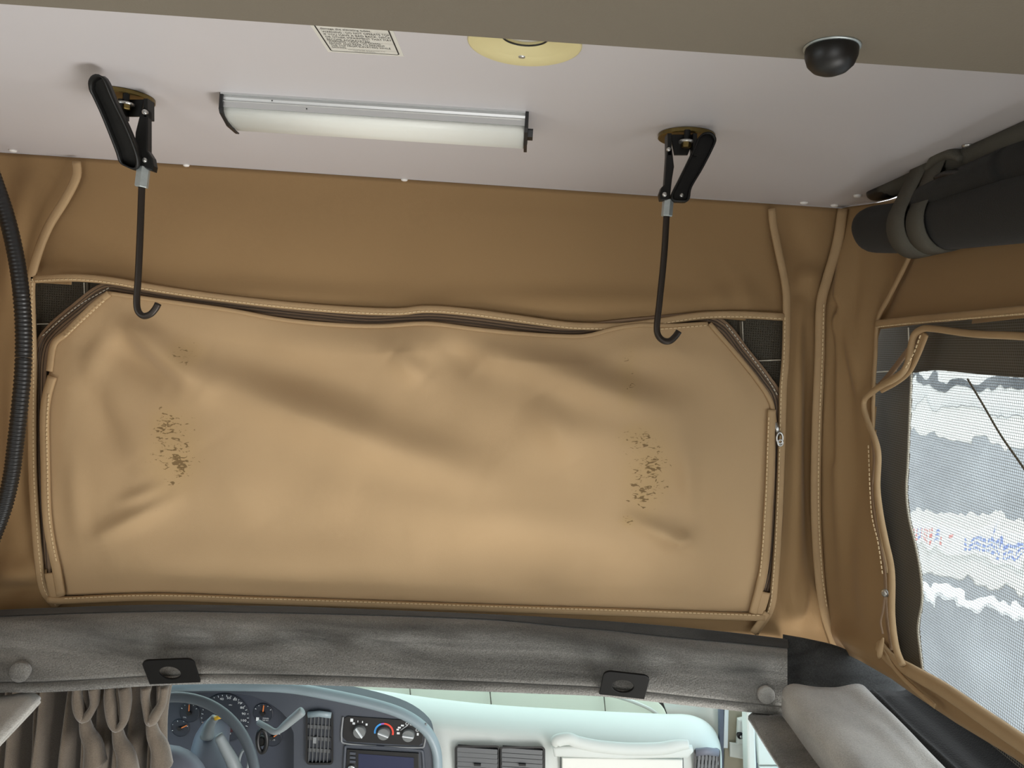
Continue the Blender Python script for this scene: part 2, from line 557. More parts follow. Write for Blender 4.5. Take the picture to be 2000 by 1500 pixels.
def sheet(name, P, m, parent=None, thick=0.0, tdir=None, keep=None, smooth=True):
    """P[n,k,3]: a bent sheet; with thick it gets a back face along tdir and closed edges"""
    P = np.asarray(P, float); n, k = P.shape[:2]
    V = P.reshape(-1, 3)
    Fc = grid_faces(n, k)
    if keep is not None:
        Fc = [f for f in Fc if keep(V[list(f)].mean(axis=0))]
    if thick:
        N = len(V); t = np.array(tdir, float) * thick
        edge = {}
        for f in Fc:
            for a, b in zip(f, f[1:] + f[:1]):
                edge[(a, b)] = edge.get((a, b), 0) + 1
        sides = [(a, b, b + N, a + N) for (a, b) in edge if (b, a) not in edge]
        Fc = Fc + [tuple(i + N for i in f[::-1]) for f in Fc] + sides
        V = np.vstack([V, V + t])
    used = sorted({i for f in Fc for i in f}); mp = {o: i for i, o in enumerate(used)}
    return mk(name, V[used], [[mp[i] for i in f] for f in Fc], m, parent, smooth)


def stitches(name, path, m, parent, step=0.0075, length=0.005, r=0.0007, lift=(0, -1, 0), off=0.0015):
    """a row of thread stitches along a seam, one joined part"""
    P = np.asarray(path, float)
    d = np.concatenate([[0], np.cumsum(np.linalg.norm(np.diff(P, axis=0), axis=1))])
    b = MB(); s = 0.0; L = np.array(lift, float) * off
    while s + length < d[-1]:
        q = [np.array([np.interp(x, d, P[:, i]) for i in range(3)]) + L for x in (s, s + length)]
        b.add(*sweep_g(q, [(-r, -r), (r, -r), (r, r), (-r, r)], up=lift)); s += step
    o = b.build(name, m, parent); o['kind'] = 'stuff'
    return o


def text_geo(body, width=None, size=1.0):
    cu = bpy.data.curves.new('t', 'FONT'); cu.body = body; cu.size = size; cu.resolution_u = 2
    ob = bpy.data.objects.new('t', cu); COL.objects.link(ob)
    bpy.context.view_layer.update()
    me = bpy.data.meshes.new_from_object(ob.evaluated_get(bpy.context.evaluated_depsgraph_get()))
    V = np.array([v.co[:2] for v in me.vertices]); Fc = [list(p.vertices) for p in me.polygons]
    bpy.data.objects.remove(ob); bpy.data.curves.remove(cu); bpy.data.meshes.remove(me)
    V = V - V.min(axis=0) * np.array([1, 0])
    if width: V[:, 0] *= width / V[:, 0].max()
    return V, Fc


def text(name, body, origin, xd, yd, width, height, m, parent, center=False):
    V, Fc = text_geo(body, width, height / 0.7)
    xd, yd, o = np.array(xd, float), np.array(yd, float), np.array(origin, float)
    if center: o = o - xd * width / 2 - yd * height / 2
    return mk(name, [o + xd * a + yd * b for a, b in V], Fc, m, parent)


def seg_d(px, py, x0, y0, x1, y1):
    dx, dy = x1 - x0, y1 - y0; L2 = dx * dx + dy * dy
    t = np.clip(((px - x0) * dx + (py - y0) * dy) / L2, 0, 1)
    return np.hypot(px - (x0 + t * dx), py - (y0 + t * dy)), t


def ridges(px, py, R):
    """cloth folds: (x0,y0,x1,y1,width,height) - height towards the cabin"""
    h = np.zeros_like(px)
    for (x0, y0, x1, y1, w, a) in R:
        d, t = seg_d(px, py, x0, y0, x1, y1)
        h += a * np.exp(-(d / w) ** 2) * (0.35 + 0.65 * np.sin(math.pi * np.clip(t, 0.0, 1.0)))
    return h


def fbm(px, py, s, seed=0):
    return np.vectorize(lambda a, b: noise.noise(Vector((a / s + seed, b / s, seed * 1.7))))(px, py)


# ================================================================== SETTING
ZC = 2.03          # underside of the raised roof
YF = 1.33          # front canvas
XR = 0.605         # right canvas
XL = -0.965        # left canvas

# ---- roof panel (ceiling)
cL = atZ(0, 305, ZC); cR = atZ(1640, 413, ZC)
slope = (cR[1] - cL[1]) / (cR[0] - cL[0])
yfr = lambda x: cL[1] + slope * (x - cL[0])
Vc = []
for z in (ZC, ZC + 0.03):
    Vc += [(XL - .02, yfr(XL), z), (cR[0], cR[1], z), (0.60, 1.24, z), (0.60, -2.0, z), (XL - .02, -2.0, z)]
RC = atZ(1025, 84, ZC)                    # recess of the cream ring
bm = bmesh.new()
bv_ = [bm.verts.new(p) for p in Vc]
hv = [bm.verts.new((RC[0] + .0505 * math.cos(t), RC[1] + .0505 * math.sin(t), ZC)) for t in np.linspace(0, 2 * math.pi, 41)[:-1]]
ed_ = [bm.edges.new((bv_[i], bv_[(i + 1) % 5])) for i in range(5)] + [bm.edges.new((hv[i], hv[(i + 1) % 40])) for i in range(40)]
bmesh.ops.triangle_fill(bm, edges=ed_, use_beauty=True, use_dissolve=False)
bm.faces.new(bv_[9:4:-1])
for i in range(5): bm.faces.new((bv_[i], bv_[(i + 1) % 5], bv_[5 + (i + 1) % 5], bv_[5 + i]))
bm.verts.index_update()
ceil = struct(mk('ceiling', [tuple(v.co) for v in bm.verts], [[v.index for v in f.verts] for f in bm.faces], M['ceil']))
bm.free()
for (x, y) in [(25, 293), (365, 322), (790, 350), (1185, 378), (1570, 395), (1630, 400), (1675, 381), (1890, 283)]:
    p = atZ(x, y, ZC)
    mk('screw', *lathe_g(p, (0, 0, -1), [(.0064, 0), (.0064, .0014), (.0052, .0032), (.0020, .0042), (.0012, .0034)], 14), M['steel' if x > 1800 else 'white'], ceil, True)

# ---- van floor, lower walls, rear
struct(mk('floor', *box_g((-1.10, -2.2, -.05), (0.86, 3.0, 0)), M['vinylfloor']))
wl = MB()
wl.add(*box_g((-1.06, -2.2, 0), (-1.02, 1.40, 1.26))); wl.add(*box_g((-1.06, -2.2, 1.26), (-.95, 1.34, 1.28))); wl.add(*box_g((-1.06, 1.325, .6), (-.955, 1.41, 1.27)))
struct(wl.build('wall_left_lower', M['body']))
wr = MB()
wr.add(*box_g((0.80, -2.2, 0), (0.84, -0.10, 1.26))); wr.add(*box_g((0.80, 1.00, 0), (0.84, 1.25, 1.05)))
wr.add(*box_g((0.80, -0.10, 1.12), (0.84, 1.00, 1.20))); wr.add(*box_g((0.63, -2.2, 1.24), (0.84, 0.55, 1.27)))
struct(wr.build('wall_right_lower', M['body']))
rr = MB()
rr.add(*box_g((-1.06, -2.24, 0), (-.95, -2.2, 1.5))); rr.add(*box_g((.60, -2.24, 0), (.84, -2.2, 1.5)))
rr.add(*box_g((-1.06, -2.24, 1.5), (.84, -2.2, 2.06)))
struct(rr.build('wall_rear', M['body']))

# ---- front canvas wall with the window opening cut out
OPEN = [(66, 550), (220, 554), (300, 568), (400, 582), (500, 594), (600, 604), (700, 611), (780, 613), (830, 608), (900, 612), (1000, 625), (1100, 639), (1210, 642), (1280, 634), (1330, 626), (1380, 620), (1530, 623), (1528, 760), (1518, 1000), (1500, 1192), (1300, 1188), (700, 1172), (300, 1160), (98, 1165), (76, 1050), (66, 800)]


def inside(px, py, poly):
    c = False; n = len(poly)
    for i in range(n):
        (x0, y0), (x1, y1) = poly[i], poly[(i + 1) % n]
        if (y0 > py) != (y1 > py) and px < (x1 - x0) * (py - y0) / (y1 - y0) + x0:
            c = not c
    return c


corner_px = [(1643, 412), (1632, 480), (1612, 550), (1601, 595), (1598, 700), (1592, 850), (1591, 1000), (1598, 1120), (1608, 1190), (1624, 1240), (1640, 1290)]
corner = np.array([atY(x, y, YF) for x, y in corner_px])


def xcorner(z):
    return np.interp(-z, -corner[:, 2], corner[:, 0])


FR = [  # folds of the front canvas around the flap
    (1560, 600, 1548, 1180, 16, .010), (1575, 640, 1585, 1180, 12, -.010), (1560, 520, 1590, 560, 26, .012),
    (1545, 430, 1560, 560, 30, -.012), (1570, 1130, 1555, 1210, 12, .012), (1585, 1130, 1590, 1215, 10, .010),
    (1538, 1120, 1540, 1210, 12, .008), (1385, 560, 1420, 600, 28, .006), (1440, 540, 1465, 605, 24, .006),
    (60, 330, 20, 600, 30, .010), (0, 1110, 90, 1120, 26, .012), (0, 1160, 90, 1140, 18, -.010),
    (30, 700, 30, 1050, 22, .008), (200, 420, 700, 480, 90, .004), (800, 420, 1200, 560, 110, .004),
    (150, 560, 900, 600, 26, .008), (900, 590, 1480, 596, 26, .008), (100, 430, 260, 520, 26, -.004)]
nz, nx = 110, 240
zz = np.linspace(ZC - .0005, 1.155, nz)
P = np.zeros((nz, nx, 3))
for i, z in enumerate(zz):
    P[i, :, 0] = np.linspace(XL, xcorner(z), nx); P[i, :, 2] = z
P[:, :, 1] = YF
px, py = proj(P.reshape(-1, 3)); px = px.reshape(nz, nx); py = py.reshape(nz, nx)
hh = 1.5 * ridges(px, py, FR) + .003 * fbm(px, py, 150, 3)
edge = np.clip((ZC - P[:, :, 2]) / .05, 0, 1)
P[:, :, 1] = YF - hh * edge - .012 * np.clip((1.45 - P[:, :, 2]) / .2, 0, 1)
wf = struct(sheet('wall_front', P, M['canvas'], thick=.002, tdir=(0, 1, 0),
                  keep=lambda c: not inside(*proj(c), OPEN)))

# ---- right canvas wall with the side window opening cut out
SIDE_OPEN = [(1716, 640), (2300, 600), (2300, 1700), (1990, 1450), (1800, 1325), (1762, 1300), (1738, 1210), (1738, 1120), (1718, 1000), (1708, 860), (1708, 700)]
SZT, SZB = atX(2000, 606, XR)[2], atX(2005, 1462, XR)[2]
SR = [(1655, 480, 1640, 640, 14, .010), (1700, 500, 1690, 900, 20, .008), (1635, 610, 1650, 1180, 16, .008),
      (1625, 620, 1630, 900, 9, -.012), (1660, 620, 1690, 760, 18, .010), (1625, 590, 1640, 612, 12, -.012),
      (1680, 1000, 1700, 1230, 22, .007), (1630, 1230, 1700, 1270, 16, .010), (1740, 520, 1720, 640, 14, -.006)]
ny, nz2 = 150, 120
ys = np.concatenate([np.linspace(YF, 1.0, 90), np.linspace(.994, -2.2, 60)])
bot_px = [(1622, 1262), (1680, 1290), (1740, 1325), (1780, 1355), (1826, 1386), (1900, 1432), (2000, 1492)]
bot = np.array([atX(x, y, XR) for x, y in bot_px])
P = np.zeros((ny, nz2, 3))
for i, y in enumerate(ys):
    zb = np.interp(-y, -bot[:, 1], bot[:, 2])
    z = np.linspace(ZC - .0005, zb, nz2)
    f = math.exp(-((YF - y) / .055) ** 2)
    P[i, :, 0] = XR + (xcorner(z) - XR) * f
    P[i, :, 1] = y; P[i, :, 2] = z
vis = P[:, :, 1] > .3
Q = P.copy(); Q[:, :, 1] = np.maximum(Q[:, :, 1], .3)
px, py = proj(Q.reshape(-1, 3)); px = px.reshape(ny, nz2); py = py.reshape(ny, nz2)
hh = (1.35 * ridges(px, py, SR) + .003 * fbm(px, py, 120, 9)) * vis
fadey = np.clip((YF - P[:, :, 1]) / .02, 0, 1)
P[:, :, 0] -= hh * fadey
wrt = struct(sheet('wall_right', P, M['canvas'], thick=.002, tdir=(1, 0, 0),
                   keep=lambda c: c[1] < .32 or (c[1] < .80 and (c[2] > SZT or c[2] < SZB)) or (c[1] >= .80 and not inside(*proj(c), SIDE_OPEN))))

# ---- left canvas wall
P = np.zeros((60, 30, 3))
for i, y in enumerate(np.linspace(YF, -2.2, 60)):
    for j, z in enumerate(np.linspace(ZC, 1.25, 30)):
        P[i, j] = (XL - .012 * math.sin(y * 23) * math.sin((z - 1.25) / .78 * math.pi), y, z)
wlf = struct(sheet('wall_left', P, M['canvas'], thick=.002, tdir=(-1, 0, 0), keep=lambda c: not (-.10 < c[1] < .80 and 1.42 < c[2] < 1.80)))
struct(mk('window_6', *box_g((XL - .008, -.80, 1.36), (XL - .006, .90, 1.86)), M['vinyl']))

# ---- seam tapes and bindings of the canvas


def px_path(pts, Y=None, X=None, n=80):
    return crom([atY(x, y, Y) if Y is not None else atX(x, y, X) for x, y in pts], n)


def tape(name, path, w, t, m, parent, up):
    return mk(name, *sweep_g(path, flat(w, t), up=up), m, parent, True)


UPF, UPS = (0, -1, 0), (-1, 0, 0)
K = YF / F         # metres per picture unit at the front canvas
top_b = [(64, 546), (110, 543), (160, 543), (220, 549), (300, 563), (400, 578), (500, 590), (600, 600), (700, 607), (780, 609),
         (830, 604), (900, 608), (1000, 621), (1100, 635), (1150, 638), (1210, 638), (1280, 630), (1330, 622), (1380, 616), (1450, 615), (1530, 619)]
left_b = [(150, 316), (150, 345), (128, 390), (97, 440), (76, 490), (62, 545), (61, 600), (64, 700), (64, 900), (69, 1000), (75, 1080), (86, 1150), (112, 1186)]
right_b = [(1507, 408), (1510, 440), (1519, 485), (1534, 560), (1536, 620), (1534, 700), (1529, 760), (1526, 860), (1521, 1000), (1513, 1130), (1504, 1190), (1474, 1236)]
YB = YF - .016
tape('seam_tape', px_path(top_b, YB), 15 * K, .005, M['tape'], wf, UPF)
tape('seam_tape', px_path(left_b, YB), 17 * K, .005, M['tape'], wf, UPF)
tape('seam_tape', px_path(right_b, YB), 15 * K, .005, M['tape'], wf, UPF)
tape('seam_tape', crom(corner - np.array([.004, .016, 0]), 80), 19 * K, .006, M['tape'], wf, (-.5, -1, 0))
sh = lambda pts, dx, dy: [(x + dx, y + dy) for x, y in pts]
stitches('stitching', px_path(sh(top_b, 0, 4), YB, n=160), M['stitch'], wf, off=.0052)
stitches('stitching', px_path(sh(left_b[5:], 5, 0), YB, n=120), M['stitch'], wf, off=.0052)
stitches('stitching', px_path(sh(right_b[4:], -5, 0), YB, n=120), M['stitch'], wf, off=.0052)
stitches('stitching', px_path(sh(corner_px[3:-2], 6, 0), YF - .022, n=100), M['stitch'], wf, off=.004)

XS = XR - .008
KS = 1.15 / F
side_seam = [(1787, 480), (1765, 528), (1738, 580), (1716, 626), (1711, 700), (1708, 745), (1706, 860), (1716, 1000), (1734, 1120)]
side_top = [(1716, 632), (1760, 627), (1850, 619), (2000, 606), (2150, 592)]
side_bot = [(1720, 1262), (1745, 1290), (1790, 1316), (1850, 1350), (1920, 1398), (2010, 1459), (2150, 1560)]
tape('seam_tape', px_path(side_seam, X=XS), 12 * KS, .004, M['tape'], wrt, UPS)
XE = XR - .008
st3 = np.vstack([px_path(side_top[:-1], X=XS, n=60), [[XE, .60, SZT], [XE, .32, SZT]]])
sb3 = np.vstack([px_path(side_bot[:-1], X=XS, n=60), [[XE, .60, SZB], [XE, .30, SZB]]])
tape('seam_tape', np.array([[XE, .32, SZT + .006], [XE, .32, 1.6], [XE, .32, SZB - .008]]), 15 * KS, .006, M['tape'], wrt, UPS)
tape('seam_tape', st3, 15 * KS, .006, M['tape'], wrt, UPS)
tape('seam_tape', sb3, 26 * KS, .008, M['tape'], wrt, UPS)
stitches('stitching', px_path(sh(side_top, 0, 7), X=XS - .006, n=120), M['stitch'], wrt, lift=UPS, off=.001)
tape('seam_tape', px_path([(1726, 1272), (1752, 1310), (1790, 1348), (1828, 1380)], X=XS - .008), 9 * KS, .003, M['tape'], wrt, UPS)

# ---- window 1: dark screen behind the front flap
P = np.zeros((20, 40, 3))
for i, v in enumerate(np.linspace(0, 1, 20)):
    for j, u in enumerate(np.linspace(0, 1, 40)):
        x = 40 + u * 1510; y = 530 + u * 70 + v * (650 - 10 * u)
        P[i, j] = atY(x, y, YF + .006)
w1 = struct(sheet('window_1', P, M['net_front'], smooth=True))
sheet('canvas_backing', P + np.array([0, .012, 0]), M['darkcanvas'], w1)
for pts in ([(164, 552), (166, 600)], [(166, 600), (168, 640)], [(72, 633), (120, 632)], [(1450, 628), (1452, 680)], [(1453, 680), (1456, 720)], [(1470, 705), (1525, 703)]):
    mk('thread', *sweep_g([atY(x, y, YF - .001) for x, y in pts], circ(.0009, 6), up=(0, -1, 0.01)), M['thread'], w1)
for pts in ([(170, 552), (172, 640)], [(1446, 628), (1448, 720)]):
    mk('seam_fold', *sweep_g([atY(x, y, YF + .001) for x, y in pts], circ(.0022, 6), up=(0, -1, 0.01)), M['darkcanvas'], w1)

# ---- window 2: side window, screen and clear vinyl in a dark canvas surround
P = np.zeros((30, 50, 3))
ya, yb = 1.325, .25
for i, v in enumerate(np.linspace(0, 1, 30)):
    for j, u in enumerate(np.linspace(0, 1, 50)):
        y = ya + (yb - ya) * u
        P[i, j] = (XR + .010 + .003 * math.sin(7 * u + 3 * v), y, 1.86 - v * .558)
w2 = struct(sheet('window_2', P, M['net_side'], smooth=True))
vin_edge = [(1781, 727), (1778, 800), (1774, 900), (1771, 960), (1776, 1010), (1790, 1070), (1799, 1120), (1802, 1170), (1794, 1225), (1798, 1270), (1804, 1318)]
vin_top = [(1781, 727), (1830, 722), (1900, 728), (2000, 736), (2150, 740)]
XV = XR + .022


zvt = pl(2000, 736, (1, 0, 0), XV)[2]


def hole(c):
    if c[1] < .80: return c[1] < .38 or c[2] > zvt
    x, y = proj(c)
    ex = np.interp(y, [p[1] for p in vin_edge], [p[0] for p in vin_edge])
    et = np.interp(x, [p[0] for p in vin_top], [p[1] for p in vin_top])
    return x < ex or y < et


P2 = np.zeros((330, 260, 3))
for i, y in enumerate(np.concatenate([np.linspace(1.40, .75, 300), np.linspace(.745, .26, 30)])):
    for j, z in enumerate(np.linspace(1.87, 1.302, 260)):
        P2[i, j] = (XV, y, z)
sheet('canvas_surround', P2, M['darkcanvas'], w2, thick=.002, tdir=(1, 0, 0), keep=hole)
# the vinyl: a creased clear sheet
P3 = np.zeros((70, 70, 3))
for i, y in enumerate(np.linspace(1.22, .25, 70)):
    for j, z in enumerate(np.linspace(1.86, 1.303, 70)):
        P3[i, j] = (XV + .008 + .004 * noise.noise(Vector((y * 9, z * 9, 1))) + .003 * noise.noise(Vector((y * 25, z * 14, 4))), y, z)
sheet('vinyl_pane', P3, M['vinylbend'], w2)
tape('vinyl_seam', px_path(vin_edge, X=XV - .002), 5 * KS, .002, M['thread'], w2, UPS)
tape('vinyl_seam', px_path(vin_top, X=XV - .002), 3 * KS, .0015, M['darkcanvas'], w2, UPS)
for pts in ([(1774, 640), (1776, 700)], [(1711, 727), (1750, 724)]):
    mk('thread', *sweep_g([atX(x, y, XR + .004) for x, y in pts], circ(.0009, 6), up=UPS), M['thread'], w2)
tape('crease', px_path([(1890, 740), (1920, 790), (1955, 850), (2000, 915), (2060, 1010)], X=XV + .001), 4 * KS, .001, M['darkcanvas'], w2, UPS)

# the curled binding of the side window cover, half unzipped
curl = [(2600, 700), (2160, 672), (2000, 657), (1900, 652), (1822, 642), (1803, 643), (1787, 658), (1775, 712), (1757, 735), (1714, 760), (1690, 783), (1694, 815),
        (1711, 857), (1718, 890), (1716, 950), (1722, 1004), (1733, 1060), (1742, 1100), (1745, 1135), (1745, 1205), (1753, 1265), (1766, 1300)]
cp = px_path(curl, X=XR - .022, n=170)
bd = thing('window_cover_edge', 'curled tan canvas edge of the half-unzipped side window cover', 'window cover', cp[100])
tape('binding', cp, 12 * KS, .006, M['tape'], bd, UPS)
tape('fold_back', px_path([(1808, 650), (1792, 690), (1776, 720), (1752, 740), (1722, 757)], X=XR - .017), 24 * KS, .003, M['tape'], bd, UPS)
tape('zipper_tape', px_path([(1800, 655), (1770, 690), (1735, 735), (1712, 760)], X=XR - .011), 15 * KS, .002, M['zip'], bd, UPS)
tape('zipper_tape', px_path([(1704, 850), (1708, 900), (1704, 960), (1714, 1040), (1728, 1110), (1732, 1200), (1742, 1270)], X=XR - .012), 10 * KS, .002, M['zip'], bd, UPS)
stitches('stitching', px_path([(1803, 655), (1790, 690), (1772, 722)], X=XR - .024), M['stitch'], bd, lift=UPS, off=.004)
stitches('stitching', px_path([(1697, 870), (1703, 1000), (1716, 1060), (1726, 1130)], X=XR - .016), M['stitch'], bd, lift=UPS, off=.001)
p = atX(1730, 1158, XR - .026)
mk('zipper_slider', *lathe_g(p, (-1, -.4, 0), [(.006, 0), (.006, .003), (.004, .005), (.002, .005)], 12), M['steel'], bd, True)
mk('pull_cord', *sweep_g(px_path([(1728, 1165), (1724, 1195), (1720, 1215), (1724, 1238)], X=XR - .026, n=20), circ(.0016, 8), up=UPS), M['zip'], bd, True)
mk('pull_tab', *sweep_g(px_path([(1725, 1246), (1719, 1268), (1717, 1286)], X=XR - .028, n=12), circ(.0032, 8), up=UPS,
                        scale=[.4, .7, .9, 1, 1.1, 1.2, 1.3, 1.3, 1.3, 1.2, 1, .5]), M['tape'], bd, True)

# ================================================================== WINDOW FLAP
top_f = [(214, 573), (265, 580), (350, 592), (450, 606), (550, 624), (650, 634), (740, 637), (820, 632), (860, 634), (930, 643), (1020, 652), (1110, 657), (1150, 655), (1200, 642), (1250, 635), (1310, 636), (1386, 632)]
bot_f = [(126, 1163), (300, 1159), (500, 1166), (800, 1176), (1000, 1183), (1200, 1189), (1400, 1196), (1478, 1197)]
lef_f = [(214, 573), (180, 600), (130, 650), (106, 672), (97, 725), (84, 762), (80, 800), (81, 900), (84, 1000), (93, 1060), (108, 1105), (126, 1163)]
rig_f = [(1386, 632), (1436, 690), (1478, 742), (1505, 785), (1513, 830), (1514, 900), (1509, 1000), (1502, 1100), (1493, 1150), (1478, 1197)]
n, k = 130, 240
T, B = crom(top_f, k), crom(bot_f, k)
L, R = crom(lef_f, n), crom(rig_f, n)
# put columns at even fractions of the width, rows at even fractions of the height
T = np.column_stack([np.linspace(T[0, 0], T[-1, 0], k), np.interp(np.linspace(T[0, 0], T[-1, 0], k), T[:, 0], T[:, 1])])
B = np.column_stack([np.linspace(B[0, 0], B[-1, 0], k), np.interp(np.linspace(B[0, 0], B[-1, 0], k), B[:, 0], B[:, 1])])
uy = lambda C: np.column_stack([np.interp(np.linspace(C[0, 1], C[-1, 1], n), C[:, 1], C[:, 0]), np.linspace(C[0, 1], C[-1, 1], n)])
L, R = uy(L), uy(R)
u = np.linspace(0, 1, k)[None, :, None]; v = np.linspace(0, 1, n)[:, None, None]
S = ((1 - v) * T[None] + v * B[None] + (1 - u) * L[:, None] + u * R[:, None]
     - ((1 - u) * (1 - v) * T[0] + u * (1 - v) * T[-1] + (1 - u) * v * B[0] + u * v * B[-1]))
SX, SY = S[..., 0], S[..., 1]
FOLD = [(235, 612, 400, 755, 30, .013), (190, 660, 330, 745, 30, -.006), (390, 730, 940, 930, 46, .017), (420, 690, 700, 770, 40, -.008), (150, 740, 250, 900, 30, -.006),
        (770, 690, 830, 740, 26, .009), (985, 690, 1300, 800, 40, .017), (1120, 690, 1350, 752, 50, -.007), (1050, 770, 1120, 900, 36, .007), (1330, 870, 1350, 1010, 20, .005), (860, 660, 930, 720, 30, -.008), (1010, 800, 1330, 880, 55, .010),
        (700, 960, 1290, 1080, 60, .008), (1235, 1015, 1345, 1062, 20, .009), (1310, 1060, 1352, 1040, 14, .006), (1300, 930, 1400, 1060, 40, -.005), (190, 1050, 340, 975, 20, .008), (240, 980, 320, 950, 14, .004),
        (140, 880, 160, 1080, 24, .006), (250, 1090, 800, 1110, 50, .008), (800, 1080, 1420, 1130, 60, -.006), (1400, 660, 1470, 800, 36, .007),
        (560, 640, 1100, 690, 40, .007), (1150, 690, 1350, 680, 34, .007), (220, 640, 160, 740, 26, .006), (420, 860, 520, 1020, 50, .005)]
uu, vv = u[..., 0], v[..., 0]
edgef = np.minimum(np.minimum(uu, 1 - uu) * 12, 1) * np.minimum(vv * 10, 1)
hgt = 2.0 * ridges(SX, SY, FOLD) + .009 * fbm(SX, SY, 260, 1) + .0032 * fbm(SX, SY, 80, 5)
hgt = hgt * edgef * np.minimum((1 - vv) * 14, 1) + .010 * np.sin(np.pi * uu) ** .5 * np.sin(np.pi * vv) ** .7
P = np.zeros((n, k, 3))
for i in range(n):
    for j in range(k):
        P[i, j] = atY(SX[i, j], SY[i, j], YF - .020)
P[..., 1] -= hgt
loc = (P[n // 2, k // 2, 0], YF, P[-1, k // 2, 2])
fl = thing('window_flap', 'large stained tan canvas flap zipped over the front window', 'window flap', loc)
stain_nodes(M['flapcanvas'], [tuple([atY(345, 880, YF - .02) - np.array(loc), .080, .120, 1.0]), tuple([atY(358, 905, YF - .02) - np.array(loc), .035, .05, 1.3]), tuple([atY(330, 835, YF - .02) - np.array(loc), .05, .06, 1.12]),
                              tuple([atY(1262, 920, YF - .02) - np.array(loc), .070, .130, 1.0]), tuple([atY(1270, 912, YF - .02) - np.array(loc), .036, .042, 1.3]), tuple([atY(1252, 965, YF - .02) - np.array(loc), .03, .04, 1.15]), tuple([atY(1240, 850, YF - .02) - np.array(loc), .05, .04, 1.05]),
                              tuple([atY(370, 690, YF - .02) - np.array(loc), .05, .04, .75]), tuple([atY(1225, 1015, YF - .02) - np.array(loc), .02, .018, 1.0]),
                              tuple([atY(1225, 740, YF - .02) - np.array(loc), .03, .09, .65])])
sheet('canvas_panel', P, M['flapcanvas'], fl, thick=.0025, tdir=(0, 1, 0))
# zipper that runs round the flap
zp = [(86, 1122), (82, 1060), (77, 900), (76, 760), (80, 690), (96, 654), (150, 606), (205, 567), (250, 570), (330, 583), (420, 595), (520, 607), (620, 618), (720, 626), (800, 623), (850, 622), (930, 630),
      (1030, 643), (1120, 650), (1190, 641), (1260, 634), (1370, 626), (1410, 640), (1450, 690), (1490, 740), (1514, 780), (1518, 850), (1515, 1000), (1506, 1100), (1494, 1153)]
zpath = px_path(zp, YF - .009, n=260)
tape('zipper_tape', zpath, 30 * K, .0015, M['zip'], fl, UPF)
cb = MB()
for o in (-.0022, .0022):
    q = zpath.copy()
    tt = np.gradient(q, axis=0); tt /= np.linalg.norm(tt, axis=1)[:, None]
    nn = np.cross(tt, (0, -1, 0))
    cb.add(*sweep_g(q + nn * o + np.array([0, -.0025, 0]), circ(.0013, 6), up=UPF))
for o in (.0075, -.0075):
    cb.add(*sweep_g(q + nn * o + np.array([0, -.0018, 0]), circ(.0007, 6), up=UPF))
cb.build('zipper_coil', M['coil'], fl, True)
stitches('stitching', crom([atY(x, y, YF - .012) for x, y in [(84, 656), (150, 600), (214, 562)]], 40), M['thread'], fl, off=.001)
stitches('stitching', crom([atY(x, y, YF - .012) for x, y in [(1418, 634), (1462, 690), (1500, 742), (1518, 772)]], 40), M['thread'], fl, off=.001)


def edge_path(i, inset=0.0, lift=.002):
    q = {'t': P[0], 'b': P[-1], 'l': P[:, 0], 'r': P[:, -1]}[i].copy()
    q[:, 1] -= lift
    return q


# rolled hems
lp = [(x + 5, y) for x, y in lef_f]; rp = [(x - 3, y) for x, y in rig_f]
tape('hem', edge_path('t')[::2], 8 * K, .0035, M['tape'], fl, UPF)
tape('hem', px_path(lef_f[:5], YF - .022, n=40), 13 * K, .004, M['tape'], fl, UPF)
tape('hem', px_path([(103, 735), (93, 770), (88, 810), (89, 900), (92, 1000), (100, 1060), (111, 1110), (120, 1162)], YF - .027, n=60), 18 * K, .005, M['tape'], fl, UPF)
tape('hem', px_path(rig_f[:5], YF - .022, n=40), 9 * K, .004, M['tape'], fl, UPF)
tape('hem', px_path([(1507, 800), (1505, 850), (1503, 920), (1498, 1010), (1492, 1100), (1482, 1150), (1470, 1197)], YF - .027, n=60), 16 * K, .005, M['tape'], fl, UPF)
tape('hem', px_path([(96, 1170), (126, 1172), (300, 1166), (500, 1172), (800, 1182), (1000, 1189), (1200, 1195), (1400, 1202), (1492, 1205)], YF - .026, n=80), 15 * K, .007, M['tape'], fl, UPF)
tape('corner_tab', px_path([(102, 1118), (106, 1140), (112, 1166)], YF - .026, n=12), 30 * K, .004, M['tape'], fl, UPF)
tape('corner_tab', px_path([(1490, 1155), (1484, 1178), (1476, 1200)], YF - .026, n=12), 30 * K, .004, M['tape'], fl, UPF)
tape('corner_tab', px_path([(1498, 1196), (1486, 1214), (1470, 1236)], YF - .028, n=12), 15 * K, .004, M['tape'], fl, UPF)
stitches('stitching', px_path([(98, 770), (94, 830), (95, 900), (98, 1000), (106, 1060), (114, 1100)], YF - .0285, n=60), M['stitch'], fl, off=.004)
stitches('stitching', px_path([(1500, 815), (1498, 870), (1494, 980), (1488, 1070), (1482, 1130)], YF - .0285, n=60), M['stitch'], fl, off=.004)
stitches('stitching', px_path([(130, 1167), (300, 1161), (500, 1167), (800, 1177), (1000, 1184), (1200, 1190), (1400, 1197), (1485, 1200)], YF - .029, n=80), M['stitch'], fl, off=.005)
stitches('stitching', px_path([(1290, 643), (1330, 640), (1385, 635)], YF - .024, n=30), M['stitch'], fl, off=.003)
stitches('stitching', px_path([(206, 588), (160, 630), (125, 662)], YF - .024, n=30), M['stitch'], fl, off=.004)
